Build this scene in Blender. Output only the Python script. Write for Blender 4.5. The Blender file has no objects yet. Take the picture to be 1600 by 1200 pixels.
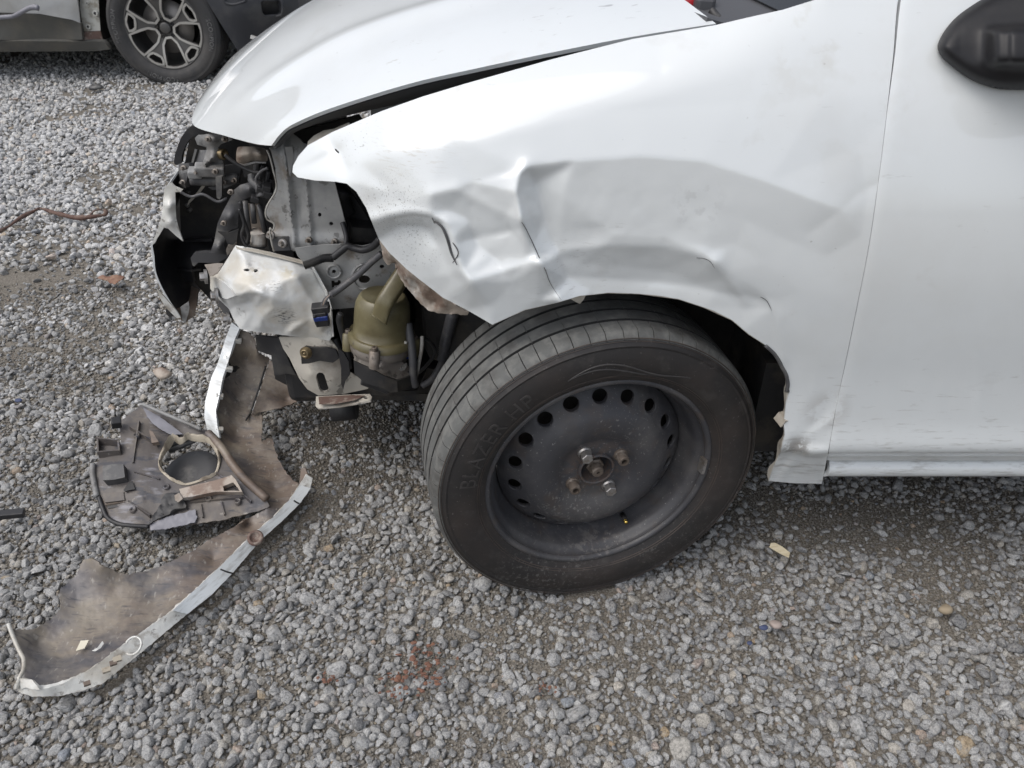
import bpy, bmesh, math, random
import numpy as np
from mathutils import Vector, Matrix, Euler
from mathutils.geometry import delaunay_2d_cdt
from math import radians, sin, cos, pi

SC = bpy.context.scene
COL = SC.collection
RNG = random.Random(7)
NR = np.random.RandomState(7)

# ------------------------------------------------------------------ camera
CAMH, PIT, FPX = 1.2, radians(35), 1200.0
cam_d = bpy.data.cameras.new('camera')
cam_d.sensor_width = 36.0
cam_d.lens = 27.0
cam_d.clip_start = 0.05
cam_d.clip_end = 1000
cam_d.dof.use_dof = True
cam_d.dof.focus_distance = 1.5
cam_d.dof.aperture_fstop = 11
cam = bpy.data.objects.new('camera', cam_d)
cam.location = (0, 0, CAMH)
cam.rotation_euler = (pi / 2 - PIT, 0, 0)
COL.objects.link(cam)
SC.camera = cam

# ------------------------------------------------------------------ light
SUN_EL, SUN_AZ = radians(60), radians(-116)     # azimuth measured from +Y, clockwise
W = bpy.data.worlds.new('World')
SC.world = W
W.use_nodes = True
nt = W.node_tree
bg = nt.nodes['Background']
sky = nt.nodes.new('ShaderNodeTexSky')
sky.sky_type = 'NISHITA'
sky.sun_disc = False
sky.sun_elevation = SUN_EL
sky.sun_rotation = SUN_AZ
sky.air_density = 1.0
sky.dust_density = 4.0
sky.ozone_density = 1.0
hsv = nt.nodes.new('ShaderNodeHueSaturation')
hsv.inputs['Saturation'].default_value = 0.45
nt.links.new(sky.outputs[0], hsv.inputs['Color'])
nt.links.new(hsv.outputs[0], bg.inputs['Color'])
bg.inputs['Strength'].default_value = 0.15
sl = bpy.data.lights.new('sun', 'SUN')
sl.energy = 0.5
sl.angle = radians(60)
sl.color = (1.0, 0.985, 0.965)
so = bpy.data.objects.new('sun', sl)
sd = Vector((sin(SUN_AZ) * cos(SUN_EL), cos(SUN_AZ) * cos(SUN_EL), sin(SUN_EL)))
so.rotation_euler = sd.to_track_quat('Z', 'Y').to_euler()
so.location = (0, -3, 8)
COL.objects.link(so)
vs = SC.view_settings
vs.view_transform = 'Standard'
vs.look = 'None'
vs.gamma = 1.0
vs.use_curve_mapping = False
vs.exposure = 0.46

# ------------------------------------------------------------------ view rays -> points in the place
def ray(u, v):
    a = (u - 800) / FPX
    b = (600 - v) / FPX
    return Vector((a, cos(PIT) + b * sin(PIT), -sin(PIT) + b * cos(PIT)))
O = Vector((0, 0, CAMH))
def PY(u, v, y):
    d = ray(u, v)
    return O + d * (y / d.y)
def PZ(u, v, z):
    d = ray(u, v)
    return O + d * ((z - CAMH) / d.z)
def crop(ox, oy, s):
    return lambda x, y: (ox + x / s, oy + y / s)
c1 = crop(220, 180, 5.3333)
c2 = crop(220, 360, 5.3333)
c3 = crop(460, 260, 4.0)
c4 = crop(380, 400, 4.0)
c5 = crop(120, 480, 4.0)
c6 = crop(0, 700, 3.0769)
c7 = crop(130, 620, 5.3333)
c8 = crop(0, 860, 5.0)

# ------------------------------------------------------------------ materials
def new_mat(name):
    m = bpy.data.materials.new(name)
    m.use_nodes = True
    return m, m.node_tree, m.node_tree.nodes['Principled BSDF']

def mat(name, base, rough=0.5, metal=0.0, coat=0.0, layers=(), bump=None, rough_var=0.0, spec=0.5, coat_rough=0.05):
    """layers: (colour, scale, lo, hi, amount[, stretch xyz]); bump: (scale, strength, distance)"""
    m, nt, p = new_mat(name)
    N, L = nt.nodes, nt.links
    tc = N.new('ShaderNodeTexCoord')
    col = None
    def noise(scale, stretch=(1, 1, 1), detail=6, seed=0.0):
        mp = N.new('ShaderNodeMapping')
        mp.inputs['Scale'].default_value = stretch
        mp.inputs['Location'].default_value = (seed, seed * 1.7, seed * 0.6)
        L.new(tc.outputs['Object'], mp.inputs['Vector'])
        n = N.new('ShaderNodeTexNoise')
        n.inputs['Scale'].default_value = scale
        n.inputs['Detail'].default_value = detail
        n.inputs['Roughness'].default_value = 0.62
        L.new(mp.outputs[0], n.inputs['Vector'])
        return n
    rgb = N.new('ShaderNodeRGB')
    rgb.outputs[0].default_value = (*base, 1)
    col = rgb.outputs[0]
    for i, ly in enumerate(layers):
        c, s, lo, hi, amt = ly[:5]
        st = ly[5] if len(ly) > 5 else (1, 1, 1)
        n = noise(s, st, seed=i * 3.7 + 1)
        mr = N.new('ShaderNodeMapRange')
        mr.inputs['From Min'].default_value = 0.5 + (lo - 0.5) * 0.62
        mr.inputs['From Max'].default_value = 0.5 + (hi - 0.5) * 0.62
        mr.inputs['To Max'].default_value = amt
        L.new(n.outputs['Fac'], mr.inputs['Value'])
        mx = N.new('ShaderNodeMix')
        mx.data_type = 'RGBA'
        L.new(mr.outputs[0], mx.inputs['Factor'])
        L.new(col, mx.inputs['A'])
        mx.inputs['B'].default_value = (*c, 1)
        col = mx.outputs['Result']
    L.new(col, p.inputs['Base Color'])
    p.inputs['Metallic'].default_value = metal
    p.inputs['Roughness'].default_value = rough
    p.inputs['Specular IOR Level'].default_value = spec
    p.inputs['Coat Weight'].default_value = coat
    p.inputs['Coat Roughness'].default_value = coat_rough
    if rough_var:
        n = noise(9.0, seed=11)
        mr = N.new('ShaderNodeMapRange')
        mr.inputs['From Min'].default_value = 0.3
        mr.inputs['From Max'].default_value = 0.7
        mr.inputs['To Min'].default_value = max(0.02, rough - rough_var)
        mr.inputs['To Max'].default_value = min(1, rough + rough_var)
        L.new(n.outputs['Fac'], mr.inputs['Value'])
        L.new(mr.outputs[0], p.inputs['Roughness'])
    if bump:
        n = noise(bump[0], seed=5)
        b = N.new('ShaderNodeBump')
        b.inputs['Strength'].default_value = bump[1]
        b.inputs['Distance'].default_value = bump[2]
        L.new(n.outputs['Fac'], b.inputs['Height'])
        L.new(b.outputs[0], p.inputs['Normal'])
    return m

M = {}
DUST = (0.30, 0.27, 0.22)
M['paint'] = mat('white_paint', (0.655, 0.682, 0.685), 0.40, coat=1.0, coat_rough=0.045, spec=0.5,
                 layers=[((0.50, 0.49, 0.45), 2.2, 0.55, 0.90, 0.28),
                         ((0.40, 0.37, 0.32), 7, 0.68, 0.95, 0.30),
                         ((0.20, 0.18, 0.16), 75, 0.83, 0.92, 0.55)], rough_var=0.05)
def splash(m):
    """fine road-dirt streaks that cling to the bottom of the panels (world height under half a metre)"""
    nt = m.node_tree; N, L = nt.nodes, nt.links
    p = N['Principled BSDF']
    src = p.inputs['Base Color'].links[0].from_socket
    tc = N.new('ShaderNodeTexCoord')
    sp = N.new('ShaderNodeSeparateXYZ'); L.new(tc.outputs['Object'], sp.inputs[0])
    hm = N.new('ShaderNodeMapRange'); hm.inputs['From Min'].default_value = 0.60; hm.inputs['From Max'].default_value = 0.30; hm.inputs['To Max'].default_value = 0.16
    L.new(sp.outputs['Z'], hm.inputs['Value'])
    mp = N.new('ShaderNodeMapping'); mp.inputs['Rotation'].default_value = (0, radians(-32), 0); mp.inputs['Scale'].default_value = (22, 22, 130)
    L.new(tc.outputs['Object'], mp.inputs['Vector'])
    n = N.new('ShaderNodeTexNoise'); n.inputs['Scale'].default_value = 1.0; n.inputs['Detail'].default_value = 5; n.inputs['Roughness'].default_value = 0.65
    L.new(mp.outputs[0], n.inputs['Vector'])
    ad = N.new('ShaderNodeMath'); ad.operation = 'ADD'; L.new(n.outputs['Fac'], ad.inputs[0]); L.new(hm.outputs[0], ad.inputs[1])
    mr = N.new('ShaderNodeMapRange'); mr.inputs['From Min'].default_value = 0.66; mr.inputs['From Max'].default_value = 0.84; mr.inputs['To Max'].default_value = 0.55
    L.new(ad.outputs[0], mr.inputs['Value'])
    mx = N.new('ShaderNodeMix'); mx.data_type = 'RGBA'
    L.new(mr.outputs[0], mx.inputs['Factor']); L.new(src, mx.inputs['A']); mx.inputs['B'].default_value = (0.24, 0.225, 0.20, 1)
    L.new(mx.outputs['Result'], p.inputs['Base Color'])
splash(M['paint'])
M['paint'].node_tree.nodes['Principled BSDF'].inputs['Coat IOR'].default_value = 1.75
def scuff(m, spots):
    """marks rubbed into the paint: (where, radius, colour, noise scale, stretch, threshold, amount)"""
    nt = m.node_tree; N, L = nt.nodes, nt.links
    p = N['Principled BSDF']
    tc = N.new('ShaderNodeTexCoord')
    for c, rad, colr, sc, st, th, amt in spots:
        src = p.inputs['Base Color'].links[0].from_socket
        vm = N.new('ShaderNodeVectorMath'); vm.operation = 'DISTANCE'
        L.new(tc.outputs['Object'], vm.inputs[0]); vm.inputs[1].default_value = tuple(c)
        f = N.new('ShaderNodeMapRange'); f.interpolation_type = 'SMOOTHSTEP'
        f.inputs['From Min'].default_value = rad; f.inputs['From Max'].default_value = rad * .25
        L.new(vm.outputs['Value'], f.inputs['Value'])
        mp = N.new('ShaderNodeMapping'); mp.inputs['Scale'].default_value = st; mp.inputs['Rotation'].default_value = (0, radians(-15), 0)
        L.new(tc.outputs['Object'], mp.inputs['Vector'])
        n = N.new('ShaderNodeTexNoise'); n.inputs['Scale'].default_value = sc; n.inputs['Detail'].default_value = 4; n.inputs['Roughness'].default_value = .6
        L.new(mp.outputs[0], n.inputs['Vector'])
        g = N.new('ShaderNodeMapRange'); g.inputs['From Min'].default_value = th; g.inputs['From Max'].default_value = th + .07; g.inputs['To Max'].default_value = amt
        L.new(n.outputs['Fac'], g.inputs['Value'])
        mu = N.new('ShaderNodeMath'); mu.operation = 'MULTIPLY'; L.new(f.outputs[0], mu.inputs[0]); L.new(g.outputs[0], mu.inputs[1])
        mx = N.new('ShaderNodeMix'); mx.data_type = 'RGBA'
        L.new(mu.outputs[0], mx.inputs['Factor']); L.new(src, mx.inputs['A']); mx.inputs['B'].default_value = (*colr, 1)
        L.new(mx.outputs['Result'], p.inputs['Base Color'])

M['paint_under'] = mat('grey_primer', (0.09, 0.092, 0.096), 0.6, layers=[((0.08, 0.075, 0.07), 10, 0.45, 0.7, 0.6)])
M['ivory'] = mat('dirty_ivory_paint', (0.50, 0.47, 0.41), 0.5, coat=0.2, layers=[((0.20, 0.16, 0.12), 12, 0.48, 0.75, 0.65), ((0.62, 0.61, 0.58), 7, 0.55, 0.7, 0.5), ((0.05, 0.045, 0.04), 40, 0.66, 0.74, 0.6)], bump=(40, 0.1, 0.002))
M['bracket'] = mat('scraped_pale_paint', (0.60, 0.61, 0.60), 0.42, coat=0.3, layers=[((0.50, 0.46, 0.38), 9, 0.45, 0.72, 0.75), ((0.16, 0.15, 0.15), 22, 0.68, 0.84, 0.75, (1, 1, 0.5)), ((0.10, 0.10, 0.105), 45, 0.78, 0.88, 0.6, (1, 1, 3))], bump=(50, 0.15, 0.002))
M['apron'] = mat('grey_coated_steel', (0.27, 0.275, 0.275), 0.45, metal=0.2, layers=[((0.40, 0.40, 0.39), 8, 0.48, 0.7, 0.7), ((0.17, 0.13, 0.09), 14, 0.56, 0.74, 0.7), ((0.05, 0.045, 0.04), 45, 0.64, 0.74, 0.6)], bump=(60, 0.12, 0.002))
M['blackplastic'] = mat('black_plastic', (0.022, 0.022, 0.024), 0.5, layers=[((0.09, 0.085, 0.075), 12, 0.5, 0.75, 0.5)], bump=(180, 0.12, 0.001))
M['greyplastic'] = mat('dusty_grey_plastic', (0.065, 0.065, 0.068), 0.5, layers=[((0.23, 0.22, 0.20), 14, 0.48, 0.72, 0.6), ((0.03, 0.03, 0.03), 25, 0.6, 0.75, 0.6)], bump=(90, 0.12, 0.002))
M['palegrey'] = mat('pale_grey_plastic', (0.25, 0.25, 0.245), 0.5, layers=[((0.10, 0.092, 0.085), 14, 0.46, 0.74, 0.75), ((0.04, 0.04, 0.04), 50, 0.62, 0.8, 0.5)])
M['dark'] = mat('dark_greasy_metal', (0.018, 0.018, 0.019), 0.6, layers=[((0.06, 0.052, 0.042), 12, 0.5, 0.72, 0.7)], bump=(40, 0.3, 0.004))
M['olive'] = mat('olive_plastic', (0.135, 0.117, 0.062), 0.36, layers=[((0.085, 0.07, 0.035), 16, 0.48, 0.75, 0.7), ((0.26, 0.24, 0.15), 8, 0.55, 0.75, 0.5), ((0.03, 0.025, 0.02), 50, 0.74, 0.84, 0.7)], rough_var=0.1)
M['alu'] = mat('cast_aluminium', (0.24, 0.215, 0.19), 0.55, metal=0.5, layers=[((0.13, 0.10, 0.075), 20, 0.45, 0.7, 0.8), ((0.05, 0.045, 0.04), 45, 0.6, 0.72, 0.7)], bump=(90, 0.25, 0.002))
M['steel'] = mat('bolt_steel', (0.34, 0.33, 0.32), 0.4, metal=0.75, layers=[((0.20, 0.16, 0.12), 40, 0.5, 0.7, 0.7)])
M['rustbolt'] = mat('rusty_bolt_steel', (0.13, 0.105, 0.085), 0.6, metal=0.4, layers=[((0.26, 0.23, 0.20), 60, 0.5, 0.7, 0.6)], bump=(150, 0.2, 0.001))
M['brass'] = mat('brass', (0.72, 0.52, 0.14), 0.25, metal=1.0)
M['zincbolt'] = mat('yellow_zinc', (0.20, 0.155, 0.09), 0.4, metal=0.7)
M['blue'] = mat('blue_plastic', (0.012, 0.035, 0.19), 0.4)
M['rimblack'] = mat('black_wheel_enamel', (0.044, 0.044, 0.049), 0.47, spec=0.5, layers=[((0.105, 0.10, 0.097), 9, 0.45, 0.75, 0.6), ((0.07, 0.052, 0.04), 22, 0.56, 0.8, 0.5), ((0.34, 0.33, 0.31), 230, 0.725, 0.80, 0.5)], bump=(120, 0.06, 0.001), rough_var=0.08)
M['rubber'] = mat('tyre_rubber', (0.019, 0.0172, 0.0168), 0.6, layers=[((0.040, 0.031, 0.027), 7, 0.42, 0.75, 0.7), ((0.055, 0.05, 0.046), 28, 0.56, 0.8, 0.5), ((0.22, 0.21, 0.195), 200, 0.73, 0.82, 0.45)], bump=(140, 0.12, 0.001))
M['tread'] = mat('worn_tread_rubber', (0.10, 0.102, 0.098), 0.8, layers=[((0.16, 0.16, 0.15), 40, 0.42, 0.7, 0.8), ((0.055, 0.05, 0.045), 16, 0.5, 0.72, 0.6)], bump=(300, 0.25, 0.001))
M['sidewall_dust'] = mat('dusty_sidewall_rib', (0.062, 0.048, 0.040), 0.7, layers=[((0.03, 0.026, 0.024), 20, 0.45, 0.7, 0.8)])
M['groove'] = mat('tread_groove_rubber', (0.02, 0.02, 0.02), 0.9)
M['brown'] = mat('muddy_bumper_inside', (0.155, 0.118, 0.092), 0.52, layers=[((0.27, 0.235, 0.185), 7, 0.44, 0.66, 0.8), ((0.085, 0.068, 0.06), 11, 0.5, 0.68, 0.7), ((0.26, 0.255, 0.26), 16, 0.60, 0.85, 0.4, (1, 3, 1)), ((0.045, 0.045, 0.055), 20, 0.58, 0.85, 0.7, (1, 4, 1)), ((0.40, 0.37, 0.33), 70, 0.72, 0.86, 0.45)], bump=(26, 0.2, 0.006), rough_var=0.12)
M['brown2'] = mat('dusty_bumper_inside', (0.155, 0.118, 0.092), 0.52, layers=[((0.27, 0.235, 0.185), 7, 0.44, 0.66, 0.8), ((0.085, 0.068, 0.06), 11, 0.5, 0.68, 0.7), ((0.26, 0.255, 0.26), 16, 0.60, 0.85, 0.4, (1, 3, 1)), ((0.045, 0.045, 0.055), 20, 0.58, 0.85, 0.7, (1, 4, 1)), ((0.40, 0.37, 0.33), 70, 0.72, 0.86, 0.45)], bump=(26, 0.2, 0.006), rough_var=0.12)
def dusty_end(m, x0, x1):
    """pale dried mud caked on the far end of the torn bumper"""
    nt = m.node_tree; N, L = nt.nodes, nt.links
    p = N['Principled BSDF']; src = p.inputs['Base Color'].links[0].from_socket
    tc = N.new('ShaderNodeTexCoord'); sp = N.new('ShaderNodeSeparateXYZ'); L.new(tc.outputs['Object'], sp.inputs[0])
    n = N.new('ShaderNodeTexNoise'); n.inputs['Scale'].default_value = 9; n.inputs['Detail'].default_value = 5; L.new(tc.outputs['Object'], n.inputs['Vector'])
    a = N.new('ShaderNodeMath'); a.operation = 'MULTIPLY_ADD'; L.new(n.outputs['Fac'], a.inputs[0]); a.inputs[1].default_value = 0.5; L.new(sp.outputs['X'], a.inputs[2])
    mr = N.new('ShaderNodeMapRange'); mr.inputs['From Min'].default_value = x1 + .25; mr.inputs['From Max'].default_value = x0 + .25; mr.inputs['To Max'].default_value = 0.8
    L.new(a.outputs[0], mr.inputs['Value'])
    r = N.new('ShaderNodeValToRGB')
    st = [(0.36, (0.095, 0.093, 0.10)), (0.46, (0.165, 0.152, 0.135)), (0.55, (0.245, 0.215, 0.17)), (0.64, (0.135, 0.13, 0.135))]
    while len(r.color_ramp.elements) < 4: r.color_ramp.elements.new(.5)
    for e, (q, c) in zip(r.color_ramp.elements, st): e.position = q; e.color = (*c, 1)
    n2 = N.new('ShaderNodeTexNoise'); n2.inputs['Scale'].default_value = 6.5; n2.inputs['Detail'].default_value = 7; L.new(tc.outputs['Object'], n2.inputs['Vector'])
    L.new(n2.outputs['Fac'], r.inputs[0])
    mx = N.new('ShaderNodeMix'); mx.data_type = 'RGBA'
    L.new(mr.outputs[0], mx.inputs['Factor']); L.new(src, mx.inputs['A']); L.new(r.outputs[0], mx.inputs['B'])
    out = mx.outputs['Result']
    for sc_, st_, lo, hi, colr, amt in ((9, (1, 2.5, 1), .52, .68, (.05, .052, .065), .75), (40, (1, 5, 1), .58, .70, (.035, .036, .045), .6), (60, (2, 1, 1), .62, .70, (.42, .40, .36), .4)):
        mp = N.new('ShaderNodeMapping'); mp.inputs['Scale'].default_value = st_; mp.inputs['Rotation'].default_value = (0, 0, radians(35)); L.new(tc.outputs['Object'], mp.inputs['Vector'])
        n3 = N.new('ShaderNodeTexNoise'); n3.inputs['Scale'].default_value = sc_; n3.inputs['Detail'].default_value = 6; L.new(mp.outputs[0], n3.inputs['Vector'])
        r3 = N.new('ShaderNodeMapRange'); r3.inputs['From Min'].default_value = lo; r3.inputs['From Max'].default_value = hi; r3.inputs['To Max'].default_value = amt; L.new(n3.outputs['Fac'], r3.inputs['Value'])
        m3 = N.new('ShaderNodeMix'); m3.data_type = 'RGBA'; L.new(r3.outputs[0], m3.inputs['Factor']); L.new(out, m3.inputs['A']); m3.inputs['B'].default_value = (*colr, 1)
        out = m3.outputs['Result']
    L.new(out, p.inputs['Base Color'])
dusty_end(M['brown2'], -0.86, -0.50)
M['panelgrey'] = mat('grey_black_moulding', (0.085, 0.074, 0.068), 0.5, layers=[((0.20, 0.17, 0.135), 8, 0.46, 0.74, 0.75), ((0.07, 0.065, 0.07), 9, 0.5, 0.66, 0.8), ((0.26, 0.26, 0.29), 15, 0.62, 0.78, 0.6, (1, 3, 1)), ((0.035, 0.037, 0.048), 20, 0.58, 0.72, 0.85, (1, 2.5, 1)), ((0.40, 0.37, 0.33), 46, 0.72, 0.82, 0.5)], bump=(26, 0.2, 0.006), rough_var=0.12)
M['chipped'] = mat('chipped_white_paint', (0.60, 0.60, 0.57), 0.45, coat=0.3, layers=[((0.40, 0.37, 0.31), 11, 0.46, 0.70, 0.8), ((0.22, 0.185, 0.145), 26, 0.58, 0.74, 0.8), ((0.12, 0.10, 0.085), 60, 0.66, 0.76, 0.7)], bump=(60, 0.3, 0.003))
M['cream'] = mat('cream_broken_edge', (0.40, 0.355, 0.28), 0.6, layers=[((0.20, 0.16, 0.12), 50, 0.5, 0.7, 0.7)])
M['liner'] = mat('brown_torn_liner', (0.36, 0.31, 0.26), 0.55, layers=[((0.17, 0.11, 0.08), 16, 0.46, 0.66, 0.85), ((0.60, 0.58, 0.54), 14, 0.56, 0.7, 0.7)], bump=(40, 0.4, 0.006))
M['archliner'] = mat('wheel_arch_liner', (0.020, 0.018, 0.016), 0.8, layers=[((0.05, 0.042, 0.034), 9, 0.45, 0.7, 0.7)], bump=(120, 0.25, 0.002))
M['wire'] = mat('grey_wire', (0.075, 0.075, 0.08), 0.5, layers=[((0.16, 0.15, 0.14), 40, 0.5, 0.7, 0.5)])
M['palewire'] = mat('pale_wire', (0.36, 0.35, 0.32), 0.5, layers=[((0.16, 0.14, 0.12), 40, 0.5, 0.7, 0.6)])
M['mirror'] = mat('mirror_black_plastic', (0.014, 0.014, 0.016), 0.45, spec=0.3, layers=[((0.035, 0.034, 0.033), 9, 0.45, 0.72, 0.5)], bump=(260, 0.10, 0.0004))
M['glass'] = mat('dark_window_glass', (0.02, 0.022, 0.025), 0.05, spec=0.6)
M['cowl'] = mat('cowl_grey_plastic', (0.075, 0.077, 0.083), 0.55, bump=(200, 0.1, 0.001))
M['red'] = mat('red_plastic', (0.45, 0.02, 0.03), 0.35)
# the silver car behind
M['silver'] = mat('silver_paint', (0.42, 0.43, 0.435), 0.35, metal=0.55, coat=0.8, layers=[((0.25, 0.24, 0.21), 3, 0.5, 0.75, 0.4)])
M['sillgrey'] = mat('lower_cladding_grey', (0.085, 0.085, 0.078), 0.5, coat=0.2, layers=[((0.13, 0.12, 0.10), 6, 0.45, 0.7, 0.6)])
M['innersteel'] = mat('bare_inner_steel', (0.48, 0.48, 0.44), 0.45, coat=0.3, layers=[((0.22, 0.19, 0.14), 14, 0.5, 0.7, 0.7)])
M['rustpatch'] = mat('rusty_panel_end', (0.12, 0.075, 0.06), 0.7, layers=[((0.30, 0.26, 0.22), 40, 0.55, 0.7, 0.6)])
M['bumperblack'] = mat('textured_bumper_plastic', (0.032, 0.034, 0.040), 0.55, layers=[((0.075, 0.075, 0.075), 5, 0.45, 0.7, 0.6)], bump=(150, 0.1, 0.002))
M['gunmetal'] = mat('gunmetal_alloy', (0.09, 0.088, 0.086), 0.4, metal=0.35, layers=[((0.12, 0.11, 0.10), 9, 0.45, 0.7, 0.6)])
M['machined'] = mat('machined_alloy', (0.46, 0.45, 0.42), 0.35, metal=0.55)
M['disc'] = mat('brake_disc', (0.30, 0.28, 0.26), 0.45, metal=0.6)
M['rubber2'] = mat('dusty_tyre_rubber', (0.036, 0.036, 0.037), 0.7, layers=[((0.075, 0.07, 0.065), 6, 0.45, 0.7, 0.6)])
M['whitelet'] = mat('worn_white_lettering', (0.17, 0.17, 0.168), 0.7, layers=[((0.06, 0.06, 0.06), 30, 0.42, 0.62, 0.9)])
M['rubletter'] = mat('moulded_rubber_lettering', (0.036, 0.033, 0.032), 0.55, layers=[((0.06, 0.056, 0.052), 60, 0.5, 0.7, 0.6)])
M['wallgrey'] = mat('weathered_cladding', (0.23, 0.235, 0.24), 0.6, layers=[((0.15, 0.15, 0.15), 0.6, 0.42, 0.7, 0.6)])
M['roofgrey'] = mat('weathered_roof_sheet', (0.16, 0.155, 0.15), 0.7)
M['lavender'] = mat('lilac_grey_plastic', (0.20, 0.20, 0.225), 0.5, layers=[((0.12, 0.12, 0.14), 12, 0.48, 0.7, 0.6)])
M['wood'] = mat('pale_wood', (0.52, 0.46, 0.32), 0.7, layers=[((0.36, 0.29, 0.18), 30, 0.45, 0.7, 0.7, (1, 8, 1))], bump=(60, 0.3, 0.002))
M['leaf'] = mat('dry_leaf', (0.17, 0.085, 0.055), 0.7, layers=[((0.28, 0.18, 0.12), 30, 0.45, 0.7, 0.6)], bump=(50, 0.4, 0.004))
M['twig'] = mat('reddish_twig', (0.10, 0.055, 0.042), 0.75, layers=[((0.20, 0.15, 0.12), 35, 0.45, 0.7, 0.6)], bump=(80, 0.4, 0.003))
M['brick'] = mat('red_brick_crumbs', (0.165, 0.085, 0.06), 0.9, layers=[((0.20, 0.10, 0.06), 30, 0.45, 0.7, 0.7)], bump=(90, 0.5, 0.004))
M['fade'] = mat('blue_plastic_shard', (0.05, 0.065, 0.13), 0.6)
M['sheen'] = mat('pale_chip', (0.60, 0.56, 0.44), 0.5)

# ------------------------------------------------------------------ objects
def link(name, verts, faces, material, parent=None, smooth=True, world=True, angle=None):
    me = bpy.data.meshes.new(name)
    me.from_pydata([tuple(v) for v in verts], [], [tuple(f) for f in faces])
    me.update()
    if smooth:
        me.polygons.foreach_set('use_smooth', [True] * len(me.polygons))
        if angle:
            me.set_sharp_from_angle(angle=radians(angle))
    ob = bpy.data.objects.new(name, me)
    COL.objects.link(ob)
    if material is not None:
        for m in (material if isinstance(material, (list, tuple)) else [material]):
            me.materials.append(m)
    if parent is not None:
        ob.parent = parent
        if world:
            ob.matrix_parent_inverse = world_of(parent).inverted()
    return ob

WORLD = {}
def world_of(o):
    m = o.matrix_basis.copy()
    if o.parent:
        m = world_of(o.parent) @ o.matrix_parent_inverse @ m
    return m

def empty(name, loc, rot=(0, 0, 0), parent=None):
    o = bpy.data.objects.new(name, None)
    o.empty_display_size = 0.1
    o.location = loc
    o.rotation_euler = rot
    COL.objects.link(o)
    if parent is not None:
        o.parent = parent
        o.matrix_parent_inverse = world_of(parent).inverted()
    return o

def tag(o, label=None, cat=None, group=None, kind=None):
    if label: o['label'] = label
    if cat: o['category'] = cat
    if group: o['group'] = group
    if kind: o['kind'] = kind
    return o

def solid(o, t, offset=-1.0, matoff=0, rim=0):
    m = o.modifiers.new('thickness', 'SOLIDIFY')
    m.thickness = t
    m.offset = offset
    m.use_even_offset = False
    m.material_offset = matoff
    m.material_offset_rim = rim
    es = o.modifiers.new('crisp edges', 'EDGE_SPLIT')
    es.split_angle = radians(58)
    return o

def bevel(o, w, seg=2):
    m = o.modifiers.new('bevel', 'BEVEL')
    m.width = w
    m.segments = seg
    m.limit_method = 'ANGLE'
    m.angle_limit = radians(35)
    return o

# ---- mesh builders (return verts, faces)
def join(*parts):
    V, Fs = [], []
    for v, f in parts:
        n = len(V)
        V += [Vector(p) for p in v]
        Fs += [tuple(i + n for i in q) for q in f]
    return V, Fs

def box(cx, cy, cz, sx, sy, sz, rot=None):
    v = [Vector((x * sx / 2, y * sy / 2, z * sz / 2)) for x in (-1, 1) for y in (-1, 1) for z in (-1, 1)]
    if rot: 
        R = Euler(rot).to_matrix()
        v = [R @ p for p in v]
    v = [p + Vector((cx, cy, cz)) for p in v]
    f = [(0, 1, 3, 2), (4, 6, 7, 5), (0, 4, 5, 1), (2, 3, 7, 6), (0, 2, 6, 4), (1, 5, 7, 3)]
    return v, f

def catmull(pts, n=8, closed=False):
    P = [Vector(p) for p in pts]
    out = []
    k = len(P)
    rng = range(k) if closed else range(k - 1)
    for i in rng:
        if closed:
            p0, p1, p2, p3 = P[i - 1], P[i], P[(i + 1) % k], P[(i + 2) % k]
        else:
            p0, p1, p2, p3 = P[max(i - 1, 0)], P[i], P[i + 1], P[min(i + 2, k - 1)]
        for j in range(n):
            t = j / n
            out.append(0.5 * ((2 * p1) + (p2 - p0) * t + (2 * p0 - 5 * p1 + 4 * p2 - p3) * t * t + (3 * p1 - p0 - 3 * p2 + p3) * t ** 3))
    if not closed:
        out.append(P[-1])
    return out

def tube(pts, r, sides=10, smooth_n=6, rfun=None, cap=True):
    P = catmull(pts, smooth_n) if smooth_n > 1 else [Vector(p) for p in pts]
    V, Fs = [], []
    up = Vector((0.13, 0.21, 0.97))
    n = len(P)
    for i, p in enumerate(P):
        d = (P[min(i + 1, n - 1)] - P[max(i - 1, 0)])
        if d.length < 1e-9: d = Vector((0, 0, 1))
        d.normalize()
        a = d.cross(up)
        if a.length < 1e-3: a = d.cross(Vector((1, 0, 0)))
        a.normalize()
        b = d.cross(a)
        up = a.cross(d)
        rr = rfun(i / (n - 1)) * r if rfun else r
        for k in range(sides):
            t = 2 * pi * k / sides
            V.append(p + a * (rr * cos(t)) + b * (rr * sin(t)))
    for i in range(n - 1):
        for k in range(sides):
            k2 = (k + 1) % sides
            Fs.append((i * sides + k, i * sides + k2, (i + 1) * sides + k2, (i + 1) * sides + k))
    if cap:
        Fs.append(tuple(range(sides))[::-1])
        Fs.append(tuple((n - 1) * sides + k for k in range(sides)))
    return V, Fs

def corrugated(pts, r, rings=40, sides=10):
    P = catmull(pts, max(2, 4 * rings // max(1, len(pts) - 1)))
    n = len(P)
    return tube(P, r, sides, 1, rfun=lambda t: 1.0 + 0.13 * (1 if int(t * (n - 1) / 2) % 2 else -1))

def revolve(prof, seg=48, axis=None, cap_ends=False):
    """prof: list of (r, h); revolved about local -Y (h grows towards -Y)."""
    V, Fs = [], []
    for k in range(seg):
        t = 2 * pi * k / seg
        for r, h in prof:
            V.append(Vector((r * cos(t), -h, r * sin(t))))
    m = len(prof)
    for k in range(seg):
        k2 = (k + 1) % seg
        for i in range(m - 1):
            Fs.append((k * m + i, k * m + i + 1, k2 * m + i + 1, k2 * m + i))
    if cap_ends:
        for i in (0, m - 1):
            Fs.append(tuple(k * m + i for k in range(seg)))
    return V, Fs

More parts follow.
